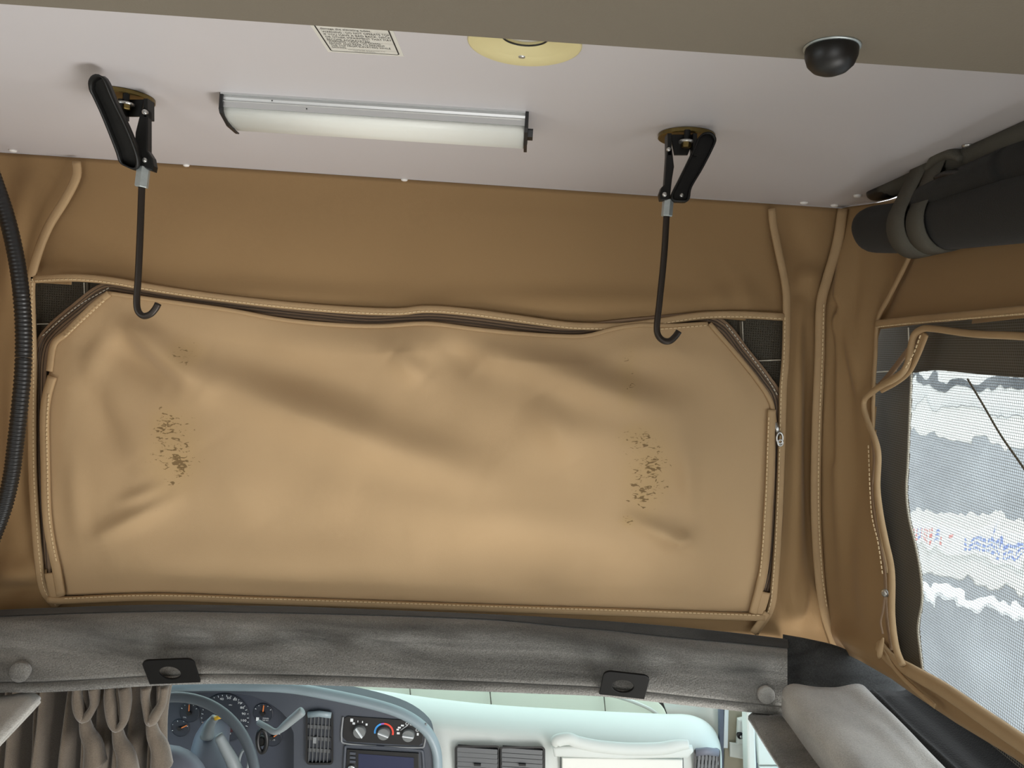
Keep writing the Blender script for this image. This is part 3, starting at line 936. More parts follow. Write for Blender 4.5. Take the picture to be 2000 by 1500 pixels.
# slider with its pull
s0 = atY(1521, 838, YF - .026)
mk('zipper_slider', *sweep_g([atY(1514, 826, YF - .026), atY(1521, 850, YF - .026)], flat(.008, .004), up=UPF), M['steel'], fl, True)
rg = [atY(1523 + 6 * math.cos(a), 856 + 11 * math.sin(a), YF - .032) for a in np.linspace(0, 2 * math.pi, 25)[:-1]]
mk('zipper_pull', *sweep_g(rg, circ(.0018, 8), up=UPF, closed=True), M['steel'], fl, True)
rg = [atY(1524 + 5 * math.cos(a), 865 + 6 * math.sin(a), YF - .033) for a in np.linspace(0, 2 * math.pi, 25)[:-1]]
mk('zipper_pull', *sweep_g(rg, circ(.0016, 8), up=UPF, closed=True), M['steel'], fl, True)

# ================================================================== CEILING FITTINGS
# ---- taupe board in front of the ceiling
ZP = 1.95
a, b = atZ(0, 10, ZP), atZ(2000, 148, ZP)
sl = (b[1] - a[1]) / (b[0] - a[0])
ye = lambda x: a[1] + sl * (x - a[0])
out = [(-.95, ye(-.95), ZP), (.575, ye(.575), ZP), (.575, -1.95, ZP), (-.95, -1.95, ZP)]
bo = thing('overhead_board', 'flat taupe overhead board across the top, in front of the white ceiling', 'board', (-.18, -.5, ZP))
prism('board', out, (0, 0, .018), M['panel'], bo, .002)
prism('frame_rail', [(-.93, ye(-.93) - .05, ZP + .018), (.56, ye(.56) - .05, ZP + .018), (.56, -1.9, ZP + .018), (-.93, -1.9, ZP + .018)], (0, 0, ZC - ZP - .019), M['panel'], bo, .002)
c = atZ(1625, 92, ZP)
mk('bumper', *lathe_g(c, (0, 0, -1), [(.0155, 0), (.0160, .002), (.0158, .006), (.0140, .011), (.0105, .0145), (.006, .0165), (.002, .017)], 32), M['rubber'], bo, True)
mk('bumper_plate', *lathe_g(c, (0, 0, -1), [(.0172, 0), (.0172, .0008), (.016, .0012)], 32), M['nut'], bo, True)

# ---- warning label
bl, br = atZ(641, 101, ZC), atZ(789, 110, ZC)
ex = br - bl; wl_ = np.linalg.norm(ex); ex /= wl_
ey = np.array([ex[1], -ex[0], 0.0])         # towards the camera = up on the label
dn = np.array([0, 0, -1.0])
lb = thing('warning_label', 'small white printed warning label with black border on the white ceiling', 'label', bl + ex * wl_ / 2)


def lp3(x, y, d=0.0): return bl + ex * x + ey * y + dn * d


H = .095
prism('label_sheet', [lp3(0, 0), lp3(wl_, 0), lp3(wl_, H), lp3(0, H)], dn * .0003, M['paper'], lb)
bt = MB(); m_, w_ = .0035, .0014
for (x0, y0, x1, y1) in [(m_, m_ + .003, m_ + w_, H - m_), (wl_ - m_ - w_, m_ + .003, wl_ - m_, H - m_), (m_ + .003, m_, wl_ - m_ - .003, m_ + w_ * .6), (m_ + .003, H - m_ - w_, wl_ - m_ - .003, H - m_)]:
    bt.add([lp3(x0, y0, .0005), lp3(x1, y0, .0005), lp3(x1, y1, .0005), lp3(x0, y1, .0005)], [(0, 1, 2, 3)])
for sx in (0, 1):
    arc = [(m_ + .003 - .003 * math.sin(t), m_ + .003 - .003 * math.cos(t)) for t in np.linspace(0, math.pi / 2, 7)]
    ar2 = [(m_ + .003 - (.003 - w_) * math.sin(t), m_ + .003 - (.003 - w_ * .6) * math.cos(t)) for t in np.linspace(0, math.pi / 2, 7)]
    fx = (lambda x: wl_ - x) if sx else (lambda x: x)
    for i in range(6):
        bt.add([lp3(fx(arc[i][0]), arc[i][1], .0005), lp3(fx(arc[i + 1][0]), arc[i + 1][1], .0005), lp3(fx(ar2[i + 1][0]), ar2[i + 1][1], .0005), lp3(fx(ar2[i][0]), ar2[i][1], .0005)], [(0, 1, 2, 3)])
bt.build('border', M['ink'], lb)
rows = [('damage the elevating tubes.', .0345, .62, .0026), ('WARNING - DO NOT OPERATE TOP', .0300, .83, .0028), ('IF YOU HAVE A BAD BACK, NECK', .0264, .83, .0028),
        ('OR OTHER IMPAIRMENT THAT MAY', .0228, .83, .0028), ('BECOME AGGRAVATED.', .0192, .55, .0028), ('WARNING - LOCK TOP DOWN', .0164, .66, .0026),
        ('FRONT AND REAR TO PREVENT', .0134, .71, .0026), ('THE TOP FROM ELEVATING WHILE', .0104, .77, .0026), ('DRIVING.', .0078, .19, .0022)]
for body, y, w, h in rows:
    text('text_line', body, lp3(.0075, y * 1.60, .0005), ex, ey, wl_ * w, h * 1.50, M['ink'], lb)
for body, y, x, w, h in [('PENTHOUSE Expandable Top', .0069, .30, .48, .0011), ('U.S. Patent Nos.', .0056, .36, .28, .0009), ('Goshen, Indiana', .0044, .37, .27, .0009)]:
    text('text_line', body, lp3(wl_ * x, y * 1.42 - .0004, .0005), ex, ey, wl_ * w, h * 1.4, M['greyink'], lb)
for y in (.0540, .0298, .0116):
    mk('rule', [lp3(m_ + w_, y, .00045), lp3(wl_ - m_ - w_, y, .00045), lp3(wl_ - m_ - w_, y + .0002, .00045), lp3(m_ + w_, y + .0002, .00045)], [(0, 1, 2, 3)], M['greyink'], lb)

# ---- cream ring
c = RC
rn = thing('ceiling_ring', 'round cream plastic ring screwed to the white ceiling', 'ring', c)
V, Fc = [], []
prof = [(.0530, 0), (.0532, .0012), (.0515, .0020), (.0415, -.0025), (.0405, -.0030), (.0232, -.0052), (.0225, -.0060), (.0225, -.012)]
ns = 48
for (r, h) in prof:
    for i in range(ns):
        t = 2 * math.pi * i / ns; V.append(c + np.array([r * math.cos(t), r * math.sin(t), -h]))
for j in range(len(prof) - 1):
    for i in range(ns):
        q = (i + 1) % ns; Fc.append((j * ns + i, j * ns + q, (j + 1) * ns + q, (j + 1) * ns + i))
mk('ring_body', V, Fc, M['cream'], rn, True)
mk('inner_disc', *lathe_g(c, (0, 0, -1), [(.0222, -.013), (.0222, -.0095), (.015, -.009)], 32), M['white'], rn, True)
rim = [c + np.array([.0222 * math.cos(t), .0222 * math.sin(t), .0064]) for t in np.linspace(0, 2 * math.pi, 41)[:-1]]
mk('inner_rim', *sweep_g(rim, circ(.0008, 6), closed=True), M['black'], rn, True)
p = atZ(1019, 110, ZC + .0040)
mk('screw', *lathe_g(p, (0, 0, -1), [(.0046, -.001), (.0046, .0008), (.003, .0020), (.001, .0022)], 14), M['steel'], rn, True)

# ---- strip light
l0, l1 = atZ(431, 181, ZC), atZ(1033, 219, ZC)
ex = l1 - l0; LW = np.linalg.norm(ex); ex /= LW
ey = np.array([-ex[1], ex[0], 0.0])       # away from the camera


def q3(x, d, h): return l0 + ex * x + ey * d - np.array([0, 0, h])


sl_ = thing('strip_light', 'slim strip light with milky diffuser and black end caps on the ceiling', 'light', q3(LW / 2, .035, 0))
def extr(name, prof, x0, x1, m, sm=False):
    k = len(prof)
    V = [q3(x, d, h) for x in (x0, x1) for d, h in prof]
    return mk(name, V, [tuple(range(k)), tuple(range(k, 2 * k))] + [(i, (i + 1) % k, k + (i + 1) % k, k + i) for i in range(k)], m, sl_, sm)
extr('base_plate', [(-.0035, 0), (-.0035, .0022), (.078, .0022), (.078, 0)], .001, LW - .004, M['alu'])
extr('rail', [(0, .0022), (-.001, .005), (0, .0078), (-.001, .0090), (0, .0102), (0, .0165), (.006, .0172), (.07, .0172), (.074, .0022)], .003, LW - .003, M['alu'])
extr('diffuser', [(.001, .0168), (.0015, .021), (.006, .0252), (.016, .0290), (.03, .0315), (.046, .0318), (.060, .028), (.070, .0168)], .004, LW - .004, M['diff'], True)
capp = [(-.003, .0005), (-.004, .020), (-.001, .0245), (.022, .0335), (.046, .0345), (.052, .0345), (.053, .033), (.047, .0328), (.03, .031), (.074, .017), (.077, .0005)]
extr('end_cap', capp, 0, .004, M['black']); extr('end_cap', capp, LW - .004, LW, M['black'])
extr('switch', [(.010, .0165), (.008, .019), (.010, .0265), (.022, .0275), (.024, .018)], LW, LW + .0065, M['black'])
for xx, dd, hh in [(.063, -.0012, .0060), (.105, -.0006, .0128)]:
    mk('rivet', *lathe_g(q3(xx, dd, hh), -ey, [(.0009, 0), (.0007, .0005)], 8), M['black'], sl_)


# ---- roof latches
def latch(label, disc, yd, lever, link, yoke, bolt, rivets, nut, rod, sign, hexr, near=0.0):
    kk = yd / F
    c = atZ(*disc, ZC)
    root = thing('roof_latch', label, 'latch', c, 'roof latches')
    A = lambda p, dy=0.0: atY(p[0], p[1], yd + dy)
    mk('mount_disc', *lathe_g(c, (0, 0, -1), [(.034, 0), (.0355, .001), (.0355, .0052), (.034, .0062)], 44), M['gold'], root)
    prism('yoke', [A(p, .006) for p in yoke], (0, -.004, 0), M['bmetal'], root, .0008)
    for q in (yoke[0], yoke[1]):
        w = 4
        prism('yoke_cheek', [A((q[0] - w, q[1] - 4), -.012), A((q[0] + w, q[1] - 4), -.012), A((q[0] + w, yoke[2][1]), -.012), A((q[0] - w, yoke[2][1]), -.012)], (0, .018, 0), M['bmetal'], root, .0006)
    bz = A(bolt, -.004)
    mk('washer', *lathe_g(bz, (0, 0, -1), [(.0095, -.001), (.0098, .0005), (.0092, .0016)], 24), M['steel'], root)
    mk('bolt_head', *lathe_g(bz, (0, 0, -1), [(.0062, .0016), (.0062, .0060), (.0052, .0070)], 6), M['gold'], root)
    mk('bolt_shank', *lathe_g(bz, (0, 0, 1), [(.004, 0), (.004, ZC - bz[2] - .005)], 12), M['bmetal'], root)
    # the lever: a U channel of pressed steel, open towards the cabin
    top_, bot_ = min(p[1] for p in lever), max(p[1] for p in lever)
    AL = lambda p, d: A(p, d - near * (bot_ - p[1]) / (bot_ - top_))
    lv = prism('lever', [AL(p, -.004) for p in lever], (0, -.004, 0), M['bmetal'], root, .0012)
    rimp = crom([AL(p, -.012) for p in lever + lever[:1]], 60)[:-1]
    mk('lever_rim', *sweep_g(rimp, [(-.0010, -.007), (.0010, -.007), (.0010, .004), (-.0010, .004)], up=UPF, closed=True), M['bmetal'], lv, True)
    lk = prism('link', [A(p, -.012) for p in link], (0, .012, 0), M['bmetal'], root, .0014)
    for i, (x, y, r, dy) in enumerate(rivets):
        mk('rivet', *lathe_g(A((x, y), dy), (0, -1, 0), [(r, -.002), (r, .0012), (r * .8, .0022), (r * .3, .0027)], 14), M['steel'], lk if i < 2 else lv, True)
    n0, n1 = A(nut[0], -.006), A(nut[1], -.006)
    d = n1 - n0
    mk('coupling_nut', *lathe_g(n0, d, [(hexr * .9, 0), (hexr, .001), (hexr, np.linalg.norm(d) - .001), (hexr * .88, np.linalg.norm(d))], 6), M['nut'], root)
    rp_ = crom([A(p, -.006) for p in rod], 70)
    mk('hook_rod', *sweep_g(rp_, circ(6.3 * kk, 12), up=(0, -1, .01)), M['rod'], root, True)
    return root


latch('left black folding roof latch with hook rod, lever leaning left, beside the strip light', (243, 186), .925,
      [(180, 176), (179, 161), (185, 151), (195, 149), (205, 157), (224, 200), (249, 252), (268, 302), (270, 324), (264, 330), (250, 326), (238, 317), (230, 294), (203, 226)],
      [(278, 210), (283, 208), (288, 214), (288, 294), (297, 308), (300, 324), (298, 334), (288, 331), (272, 322), (262, 285), (264, 258), (272, 226)],
      [(234, 196), (284, 196), (276, 229), (246, 229)], (246, 203),
      [(283, 219, .0034, -.0125), (283, 313, .0030, -.0125), (247, 312, .0034, -.0075)],
      [(281, 326), (276, 366)], [(277, 364), (274, 450), (270, 540), (267, 588), (270, 608), (280, 617), (293, 614), (303, 604), (309, 593)], -1, .0079, .075)
latch('right black folding roof latch with hook rod, lever leaning right, near the rolled black bundle', (1341, 263), .925,
      [(1365, 270), (1372, 263), (1386, 261), (1395, 270), (1394, 282), (1370, 330), (1348, 368), (1343, 391), (1328, 393), (1314, 391), (1313, 380), (1330, 345), (1352, 300)],
      [(1303, 286), (1308, 283), (1313, 290), (1317, 325), (1313, 350), (1310, 376), (1309, 391), (1290, 391), (1288, 378), (1292, 366), (1298, 360), (1300, 330)],
      [(1308, 264), (1358, 264), (1342, 304), (1316, 304)], (1341, 277),
      [(1306, 292, .0026, -.0125), (1298, 380, .0030, -.0125), (1331, 382, .0030, -.0075)],
      [(1305, 390), (1302, 423)], [(1302, 420), (1297, 500), (1288, 590), (1283, 636), (1285, 654), (1295, 665), (1308, 666), (1319, 657), (1326, 647)], 1, .0068)

# ---- rolled cot under the ceiling on the right
XP = .556
def atp(x, y): return atX(x, y, XP)
pole_px = [(1700, 378), (1722, 373), (1775, 356), (1850, 324), (1907, 309), (2000, 272), (2120, 222)]
roll_px = [(1692, 447), (1780, 441), (1880, 425), (2000, 405), (2120, 385)]
rt = thing('rolled_cot', 'black rolled fabric cot strapped under the ceiling on the right', 'cot', atp(1800, 440))
pp = crom([atp(*p) for p in pole_px], 40)
sc = np.interp(np.linspace(0, 1, 40), [0, .03, .1, .2, .42, .55, 1], [.5, .9, 1, 1, 1.25, 1.5, 1.6])
mk('pole_sleeve', *sweep_g(pp[6:], circ(.0150, 16, .0130), scale=sc[6:]), M['sleeve'], rt, True)
mk('pole_end', *sweep_g(pp[:9], circ(.0140, 16), scale=[.45, .75, .92, 1, 1.02, 1.04, 1.04, 1.04, 1.0]), M['rubber'], rt, True)
qq = crom([atp(*p) for p in roll_px], 46)
ss = np.concatenate([[.55, .80, .93, .985], np.ones(42)]) * np.linspace(1, 1.06, 46)
roll = mk('fabric_roll', *sweep_g(qq, [((.0365 + .0015 * math.sin(3 * t)) * math.cos(t), (.0365 + .0015 * math.sin(3 * t)) * math.sin(t)) for t in np.linspace(0, 2 * math.pi, 33)[:-1]], scale=ss), M['roll'], rt, True)
# the cloth that runs up from the roll to the pole
P = np.zeros((30, 10, 3))
for i, t in enumerate(np.linspace(.42, 1, 30)):
    a_ = pp[int(t * 39)]; b_ = qq[int(t * 45)]
    for j, s in enumerate(np.linspace(0, 1, 10)):
        P[i, j] = a_ * (1 - s) + b_ * s + np.array([-.030 * math.sin(math.pi * s) ** .8 - .006 * math.sin(5 * s + 9 * t) - .008 * s, 0, 0])
sheet('hanging_cloth', P, M['roll'], rt, thick=.002, tdir=(1, 0, 0))
# two webbing loops round pole and roll


def loop(y0, w, lift, zt, m=M['strap']):
    cr = qq[np.argmin(abs(qq[:, 1] - y0))]; cpn = pp[np.argmin(abs(pp[:, 1] - y0))]
    pts = []
    R_ = .0385 + lift; r_ = .0215
    for t in np.linspace(math.radians(150), math.radians(370), 22):
        pts.append((cr[0] + R_ * math.cos(t), y0 + .010 * math.cos(t), cr[2] + R_ * math.sin(t)))
    for t in np.linspace(math.radians(20), math.radians(165), 12):
        pts.append((cpn[0] + r_ * math.cos(t), y0 - .018, cpn[2] + zt + r_ * math.sin(t)))
    pts = np.array(pts)
    V, Fc = [], []
    N = len(pts); ctr = np.array([cr[0], y0, (cr[2] + cpn[2]) / 2])
    for p in pts:
        o_ = (p - ctr) * np.array([1, 0, 1]); o_ /= np.linalg.norm(o_)
        for dy, dr in ((-w / 2, 0), (-w / 2, .002), (w / 2, .002), (w / 2, 0)):
            V.append(p + np.array([0, dy, 0]) + o_ * dr)
    for i in range(N):
        j = (i + 1) % N
        for a_ in range(4):
            b_ = (a_ + 1) % 4
            Fc.append((i * 4 + a_, i * 4 + b_, j * 4 + b_, j * 4 + a_))
    return mk('strap', V, Fc, m, rt, True)


loop(1.045, .046, .005, 0); loop(1.000, .042, .002, 0)
mk('strap_knot', *sweep_g(crom([atX(x, y, XP - .022) for x, y in [(1812, 330), (1835, 308), (1862, 300), (1880, 312)]], 16), circ(.010, 10, .007), scale=np.interp(np.arange(16), [0, 4, 11, 15], [.6, 1, 1.1, .6])), M['strap'], rt, True)
mk('buckle', *sweep_g(crom([atX(x, y, XP - .026) for x, y in [(1832, 348), (1862, 340), (1895, 346), (1908, 362)]], 14), circ(.009, 8, .006), scale=np.interp(np.arange(14), [0, 3, 10, 13], [.7, 1, 1.2, .7])), M['rubber'], rt, True)


# ---- black corrugated hose on the left
hp = crom([atY(x, y, 1.23) for x, y in [(-30, 300), (-8, 360), (12, 420), (29, 490), (40, 560), (46, 640), (45, 720), (38, 800), (30, 870), (22, 930), (8, 990), (-14, 1050), (-38, 1110), (-58, 1165), (-70, 1205)]], 640)
hs_ = [1 + (.07 if i > 190 else .03) * math.sin(i * 2 * math.pi / 5) for i in range(640)]
tag(mk('corrugated_hose', *sweep_g(hp, circ(14.2 * 1.23 / F, 12), scale=hs_), M['hose'], None, True),
    'black corrugated hose hanging along the left edge before the tan canvas', 'hose')

# ================================================================== CAB HEADER
xs = np.linspace(-205, 1538, 112)
ip = lambda pts: np.interp(xs, [p[0] for p in pts], [p[1] for p in pts])
smooth_ip = lambda pts: np.interp(xs, crom(pts, 200)[:, 0], crom(pts, 200)[:, 1])
A_ = smooth_ip([(-170, 1204), (0, 1192), (100, 1188), (300, 1182), (500, 1184), (600, 1186), (750, 1192), (900, 1198), (1100, 1208), (1300, 1223), (1400, 1233), (1480, 1242), (1560, 1252)])
B_ = smooth_ip([(-170, 1225), (0, 1212), (300, 1202), (500, 1204), (600, 1206), (750, 1210), (960, 1218), (1100, 1231), (1200, 1240), (1300, 1251), (1480, 1268), (1560, 1276)])
E_ = smooth_ip([(-170, 1368), (0, 1353), (70, 1353), (200, 1346), (290, 1340), (400, 1336), (500, 1336), (600, 1338), (700, 1341), (800, 1345), (950, 1351), (1050, 1355), (1170, 1360), (1260, 1369), (1350, 1379), (1480, 1393), (1560, 1400)])
P = np.zeros((len(xs), 13, 3))
for i, x in enumerate(xs):
    wob = .004 * noise.noise(Vector((x / 140, 3, 0))) + .003 * noise.noise(Vector((x / 50, 7, 0)))
    g = E_[i] - B_[i]
    rows_ = [(A_[i] - 1, 1.296), (A_[i], 1.295), (max(A_[i] + 3, B_[i] - 8), 1.262), (B_[i], 1.243 + wob * .5), (B_[i] + .10 * g, 1.232 + wob), (B_[i] + .30 * g, 1.215 + wob * 1.8),
             (B_[i] + .34 * g, 1.2165 - wob), (B_[i] + .55 * g, 1.200 + wob), (B_[i] + .80 * g, 1.188), (B_[i] + .845 * g, 1.186), (B_[i] + .86 * g, 1.190), (B_[i] + .88 * g, 1.184), (E_[i], 1.180)]
    for j, (yy, Y) in enumerate(rows_):
        P[i, j] = atY(x, yy, Y)
header_shade_P = np.stack([P[:, 1] + np.array([0, -.001, .001]), P[:, 1] * .4 + P[:, 2] * .6 + np.array([0, -.003, .003]), P[:, 2] + np.array([0, -.004, .002])], axis=1)
hd = thing('header_panel', 'long grey velour covered header panel below the tan flap', 'panel', tuple(P[55, 12]))
back = P[:, 12].copy(); back[:, 1] += .09
P = np.concatenate([(P[:, 0] + np.array([0, .016, -.010]))[:, None], P, (P[:, 12] + np.array([0, .012, -.003]))[:, None], back[:, None]], axis=1)
sheet('velour_cover', P, M['velour'], hd)
sheet('header_shade', header_shade_P, M['velourshade'], hd)  # added dark strip, paints the shade on the ledge below the flap
for (x, y, r) in [(40, 1312, 20), (1496, 1357, 17)]:
    c = atY(x, y, 1.190)
    mk('button', *lathe_g(c, (0, -1, .12), [(r / F * 1.19, -.004), (r / F * 1.19, .003), (r / F * 1.19 * .9, .005), (r / F * 1.19 * .4, .006)], 26), M['velourlight' if x > 500 else 'velour'], hd, True)
# latch plates that the hooks catch
for (xa, ya_), (xb, yb_), lab in [((293, 1340), (392, 1336), 'left black latch plate with a round hole on the grey header above the curtain'),
                                  ((1170, 1359), (1258, 1369), 'right black latch plate with a round hole on the grey header above the glovebox')]:
    p0, p1 = atY(xa, ya_ - 1, 1.1825), atY(xb, yb_ - 1, 1.1825)
    e = p1 - p0; w = np.linalg.norm(e); e /= w
    upv = np.array([0, -math.cos(math.radians(58)), math.sin(math.radians(58))])
    hgt_ = .066 if xa < 500 else .066
    r = .012; N = 8
    outl = [(0, 0), (w, 0)]
    outl += [(w - r + r * math.cos(t), hgt_ - r + r * math.sin(t)) for t in np.linspace(0, math.pi / 2, N)]
    outl += [(r - r * math.sin(t), hgt_ - r + r * math.cos(t)) for t in np.linspace(0, math.pi / 2, N)]
    hc = (w * .47, hgt_ * .47); hr = .0172
    # ring-shaped plate: walk the outline and the hole together
    M_ = 48
    def on_outline(t):
        dx, dy = math.cos(t), math.sin(t); best = 9
        for i in range(len(outl)):
            (x0, y0), (x1, y1) = outl[i], outl[(i + 1) % len(outl)]
            det = dx * -(y1 - y0) + dy * (x1 - x0)
            if abs(det) < 1e-12: continue
            bx, by = x0 - hc[0], y0 - hc[1]
            s = (bx * -(y1 - y0) + by * (x1 - x0)) / det
            q = (dx * by - dy * bx) / det
            if s > 0 and -1e-6 <= q <= 1 + 1e-6: best = min(best, s)
        return hc[0] + dx * best, hc[1] + dy * best
    angs = sorted(set([2 * math.pi * i / M_ for i in range(M_)] + [math.atan2(y - hc[1], x - hc[0]) % (2 * math.pi) for x, y in outl]))
    nrm = np.cross(e, upv)
    V = []
    for t in angs:
        ox, oy = on_outline(t)
        for (x, y, d) in ((ox, oy, 0), (hc[0] + hr * math.cos(t), hc[1] + hr * math.sin(t), 0), (hc[0] + hr * math.cos(t), hc[1] + hr * math.sin(t), .0035), (ox, oy, .0035)):
            V.append(p0 + e * x + upv * y - nrm * d)
    n_ = len(angs); Fc = []
    for i in range(n_):
        j = (i + 1) % n_
        for a_ in range(4):
            b_ = (a_ + 1) % 4; Fc.append((i * 4 + a_, i * 4 + b_, j * 4 + b_, j * 4 + a_))
    o = mk('latch_plate', V, Fc, M['bmetal'])
    bv = o.modifiers.new('edge', 'BEVEL'); bv.width = .0008; bv.segments = 2; bv.limit_method = 'ANGLE'
    o.data.materials[0] = M['plate']
    tag(o, lab, 'latch plate', 'latch plates')

# ---- right end: dark corner, velour box and strips along the side wall
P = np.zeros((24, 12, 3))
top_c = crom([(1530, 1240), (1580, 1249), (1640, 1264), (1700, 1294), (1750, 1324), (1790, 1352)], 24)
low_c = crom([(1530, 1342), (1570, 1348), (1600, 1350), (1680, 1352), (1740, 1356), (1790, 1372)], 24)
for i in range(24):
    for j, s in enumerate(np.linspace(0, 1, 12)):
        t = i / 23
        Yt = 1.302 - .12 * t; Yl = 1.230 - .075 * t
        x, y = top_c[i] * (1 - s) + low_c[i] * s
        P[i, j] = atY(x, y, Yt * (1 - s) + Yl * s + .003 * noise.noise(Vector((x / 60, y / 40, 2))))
tag(sheet('corner_cover', P, M['velourshade'], None, thick=.003, tdir=(0, 1, 0)), 'shadow-dark fabric covered corner where the header meets the right wall', 'cover')  # the corner's shadow is put into its darker velour colour


def run_along(name, prof_px, Y0, Y1, m, label, cat, thick=.006, wob=0.0, nrow=40, dz=0.0):
    base = np.array([atY(x, y, Y0) for x, y in prof_px])
    pr = crom(base, 34)
    P = np.zeros((nrow, 34, 3))
    for i, t in enumerate(np.linspace(0, 1, nrow)):
        P[i] = pr + np.array([0, (Y1 - Y0) * t, dz * t])
        if wob:
            for j in range(34):
                P[i, j, 2] += wob * noise.noise(Vector((j * .22, t * 6, 1.3))) * min(1, t * 8 + .3)
                P[i, j, 0] += wob * noise.noise(Vector((j * .15, t * 4, 5.3)))
    return tag(sheet(name, P, m, None, thick=thick, tdir=(0, 0, -1)), label, cat)


run_along('side_box', [(1531, 1398), (1527, 1372), (1533, 1345), (1548, 1334), (1580, 1340), (1620, 1343), (1655, 1339), (1678, 1336), (1688, 1344), (1692, 1360)], 1.175, .35, M['velourlight'],
          'light grey velour box running along the right wall below the side window', 'box', wob=.007)
run_along('pillar_strip', [(1462, 1398), (1470, 1392), (1500, 1391), (1524, 1390), (1534, 1402), (1540, 1415)], 1.19, .45, M['velour'],
          'narrow grey velour strip on the right, left of the light velour box', 'trim', wob=.002)
run_along('side_ledge', [(1697, 1352), (1704, 1346), (1716, 1352), (1730, 1347), (1752, 1351), (1772, 1346), (1790, 1328), (1800, 1300)], 1.165, .35, M['velourdark'],
          'dark grey fabric ledge between the light velour box and the side window', 'ledge', wob=.004)
run_along('pillar_trim', [(-60, 1372), (20, 1356), (60, 1352), (76, 1358), (79, 1366), (60, 1376)], 1.19, .45, M['velourlight'],
          'light grey velour trim at the bottom left corner above the curtain', 'trim', wob=.002, dz=-.17)

# ---- curtain
nu, nv = 300, 40
cu = MB()
xa, xb = -120, 346
P = np.zeros((nv, nu, 3))
fold_c = [(-90, 1), (-45, .8), (4, .9), (34, .7), (60, .85), (86, .6), (116, 1.0), (160, .95), (182, .7), (220, 1.05), (246, .8), (280, .95), (312, .75), (334, 1.0)]
for i, v_ in enumerate(np.linspace(0, 1, nv)):
    for j, t in enumerate(np.linspace(0, 1, nu)):
        x = xa + (xb - xa) * t
        h = -.06
        for (c_, a_) in fold_c:
            cc = c_ + 10 * v_ * math.sin(c_ * .7) + 3 * math.sin(v_ * 7 + c_)
            ww = 10 + 9 * v_ ** .7 + 3 * math.sin(c_)
            h = max(h, -.06 + a_ * (.085 - .012 * v_) * math.exp(-abs((x - cc) / ww) ** 2.6))
        h += .006 * noise.noise(Vector((x / 25, v_ * 5, 9)))
        ph = x / 11.0
        pinch = .004 * math.sin(ph) * (1 - v_)
        shear = -.05 * v_ * (1 - t) * 1.2
        q = atY(x, 1350, 1.31)
        P[i, j] = (q[0] + pinch + shear, 1.285 - h, 1.118 - .5 * v_)
ct = thing('curtain', 'taupe velour curtain hanging in pleats below the header on the left', 'curtain', tuple(P[-1, nu // 2]))
sheet('cloth', P, M['curtain'], ct, thick=.003, tdir=(0, 1, 0))
for cx_, w_c, yb_c, sk in ((168, 17, 1402, 0), (232, 17, 1422, -6), (298, 14, 1408, 10)):
    pth = [(cx_ - w_c + sk * .2, 1341), (cx_ - w_c, 1365), (cx_ - w_c + 6, yb_c - 12), (cx_ - 2, yb_c), (cx_ + w_c - 7, yb_c - 14), (cx_ + w_c + sk * .5, 1372), (cx_ + w_c + sk, 1341)]
    pc = crom([atY(x, y, 1.232) for x, y in pth], 36)
    mk('pinch_pleat', *sweep_g(pc, circ(.0078, 10, .0105), up=(0, -1, 0), scale=1 + .18 * np.sin(np.linspace(0, 9, 36) + cx_)), M['curtain'], ct, True)
    tl = crom([atY(x, y, 1.238) for x, y in [(cx_ - 4, yb_c - 4), (cx_ + 2, yb_c + 26), (cx_ + 14, yb_c + 52), (cx_ + 18, yb_c + 90)]], 24)
    mk('pinch_pleat', *sweep_g(tl, circ(.010, 10, .014), up=(0, -1, 0), scale=np.linspace(.7, 1.7, 24)), M['curtain'], ct, True)
mk('curtain_track', *box_g((P[0, 0, 0], 1.285, 1.114), (P[0, -1, 0] + .05, 1.315, 1.121)), M['white'], ct)

# ================================================================== CAB
# ---- shell of the cab
cabm = M['doorwhite']
cb_ = MB()
cb_.add(*box_g((-1.10, 1.36, 1.25), (.60, 2.02, 1.28)))
struct(cb_.build('roof_cab', M['body']))
for nm, x0 in (('wall_cab_left', -1.10), ('wall_cab_right', .80)):
    b_ = MB()
    b_.add(*box_g((x0, 1.41, 0), (x0 + .04, 3.0, .62))); b_.add(*box_g((x0, 1.41, .62), (x0 + .04, 1.50, 1.10))); b_.add(*box_g((x0, 2.10, .62), (x0 + .04, 2.20, 1.10)))
    b_.add(*box_g((x0, 1.41, 1.06), (x0 + .04, 2.15, 1.10)))
    struct(b_.build(nm, cabm))
struct(mk('window_3', *box_g((-1.085, 1.50, .62), (-1.08, 2.10, 1.06)), M['sideglass']))
struct(mk('window_4', *box_g((.82, 1.50, .62), (.825, 2.10, 1.06)), M['sideglass']))
struct(prism('window_5', [(-1.05, 2.0, 1.30), (.80, 2.0, 1.30), (.80, 2.72, .62), (-1.05, 2.72, .62)], (0, .004, .004), M['glass']))
struct(mk('wall_cab_front', *box_g((-1.10, 2.70, 0), (.86, 2.76, .62)), M['black']))

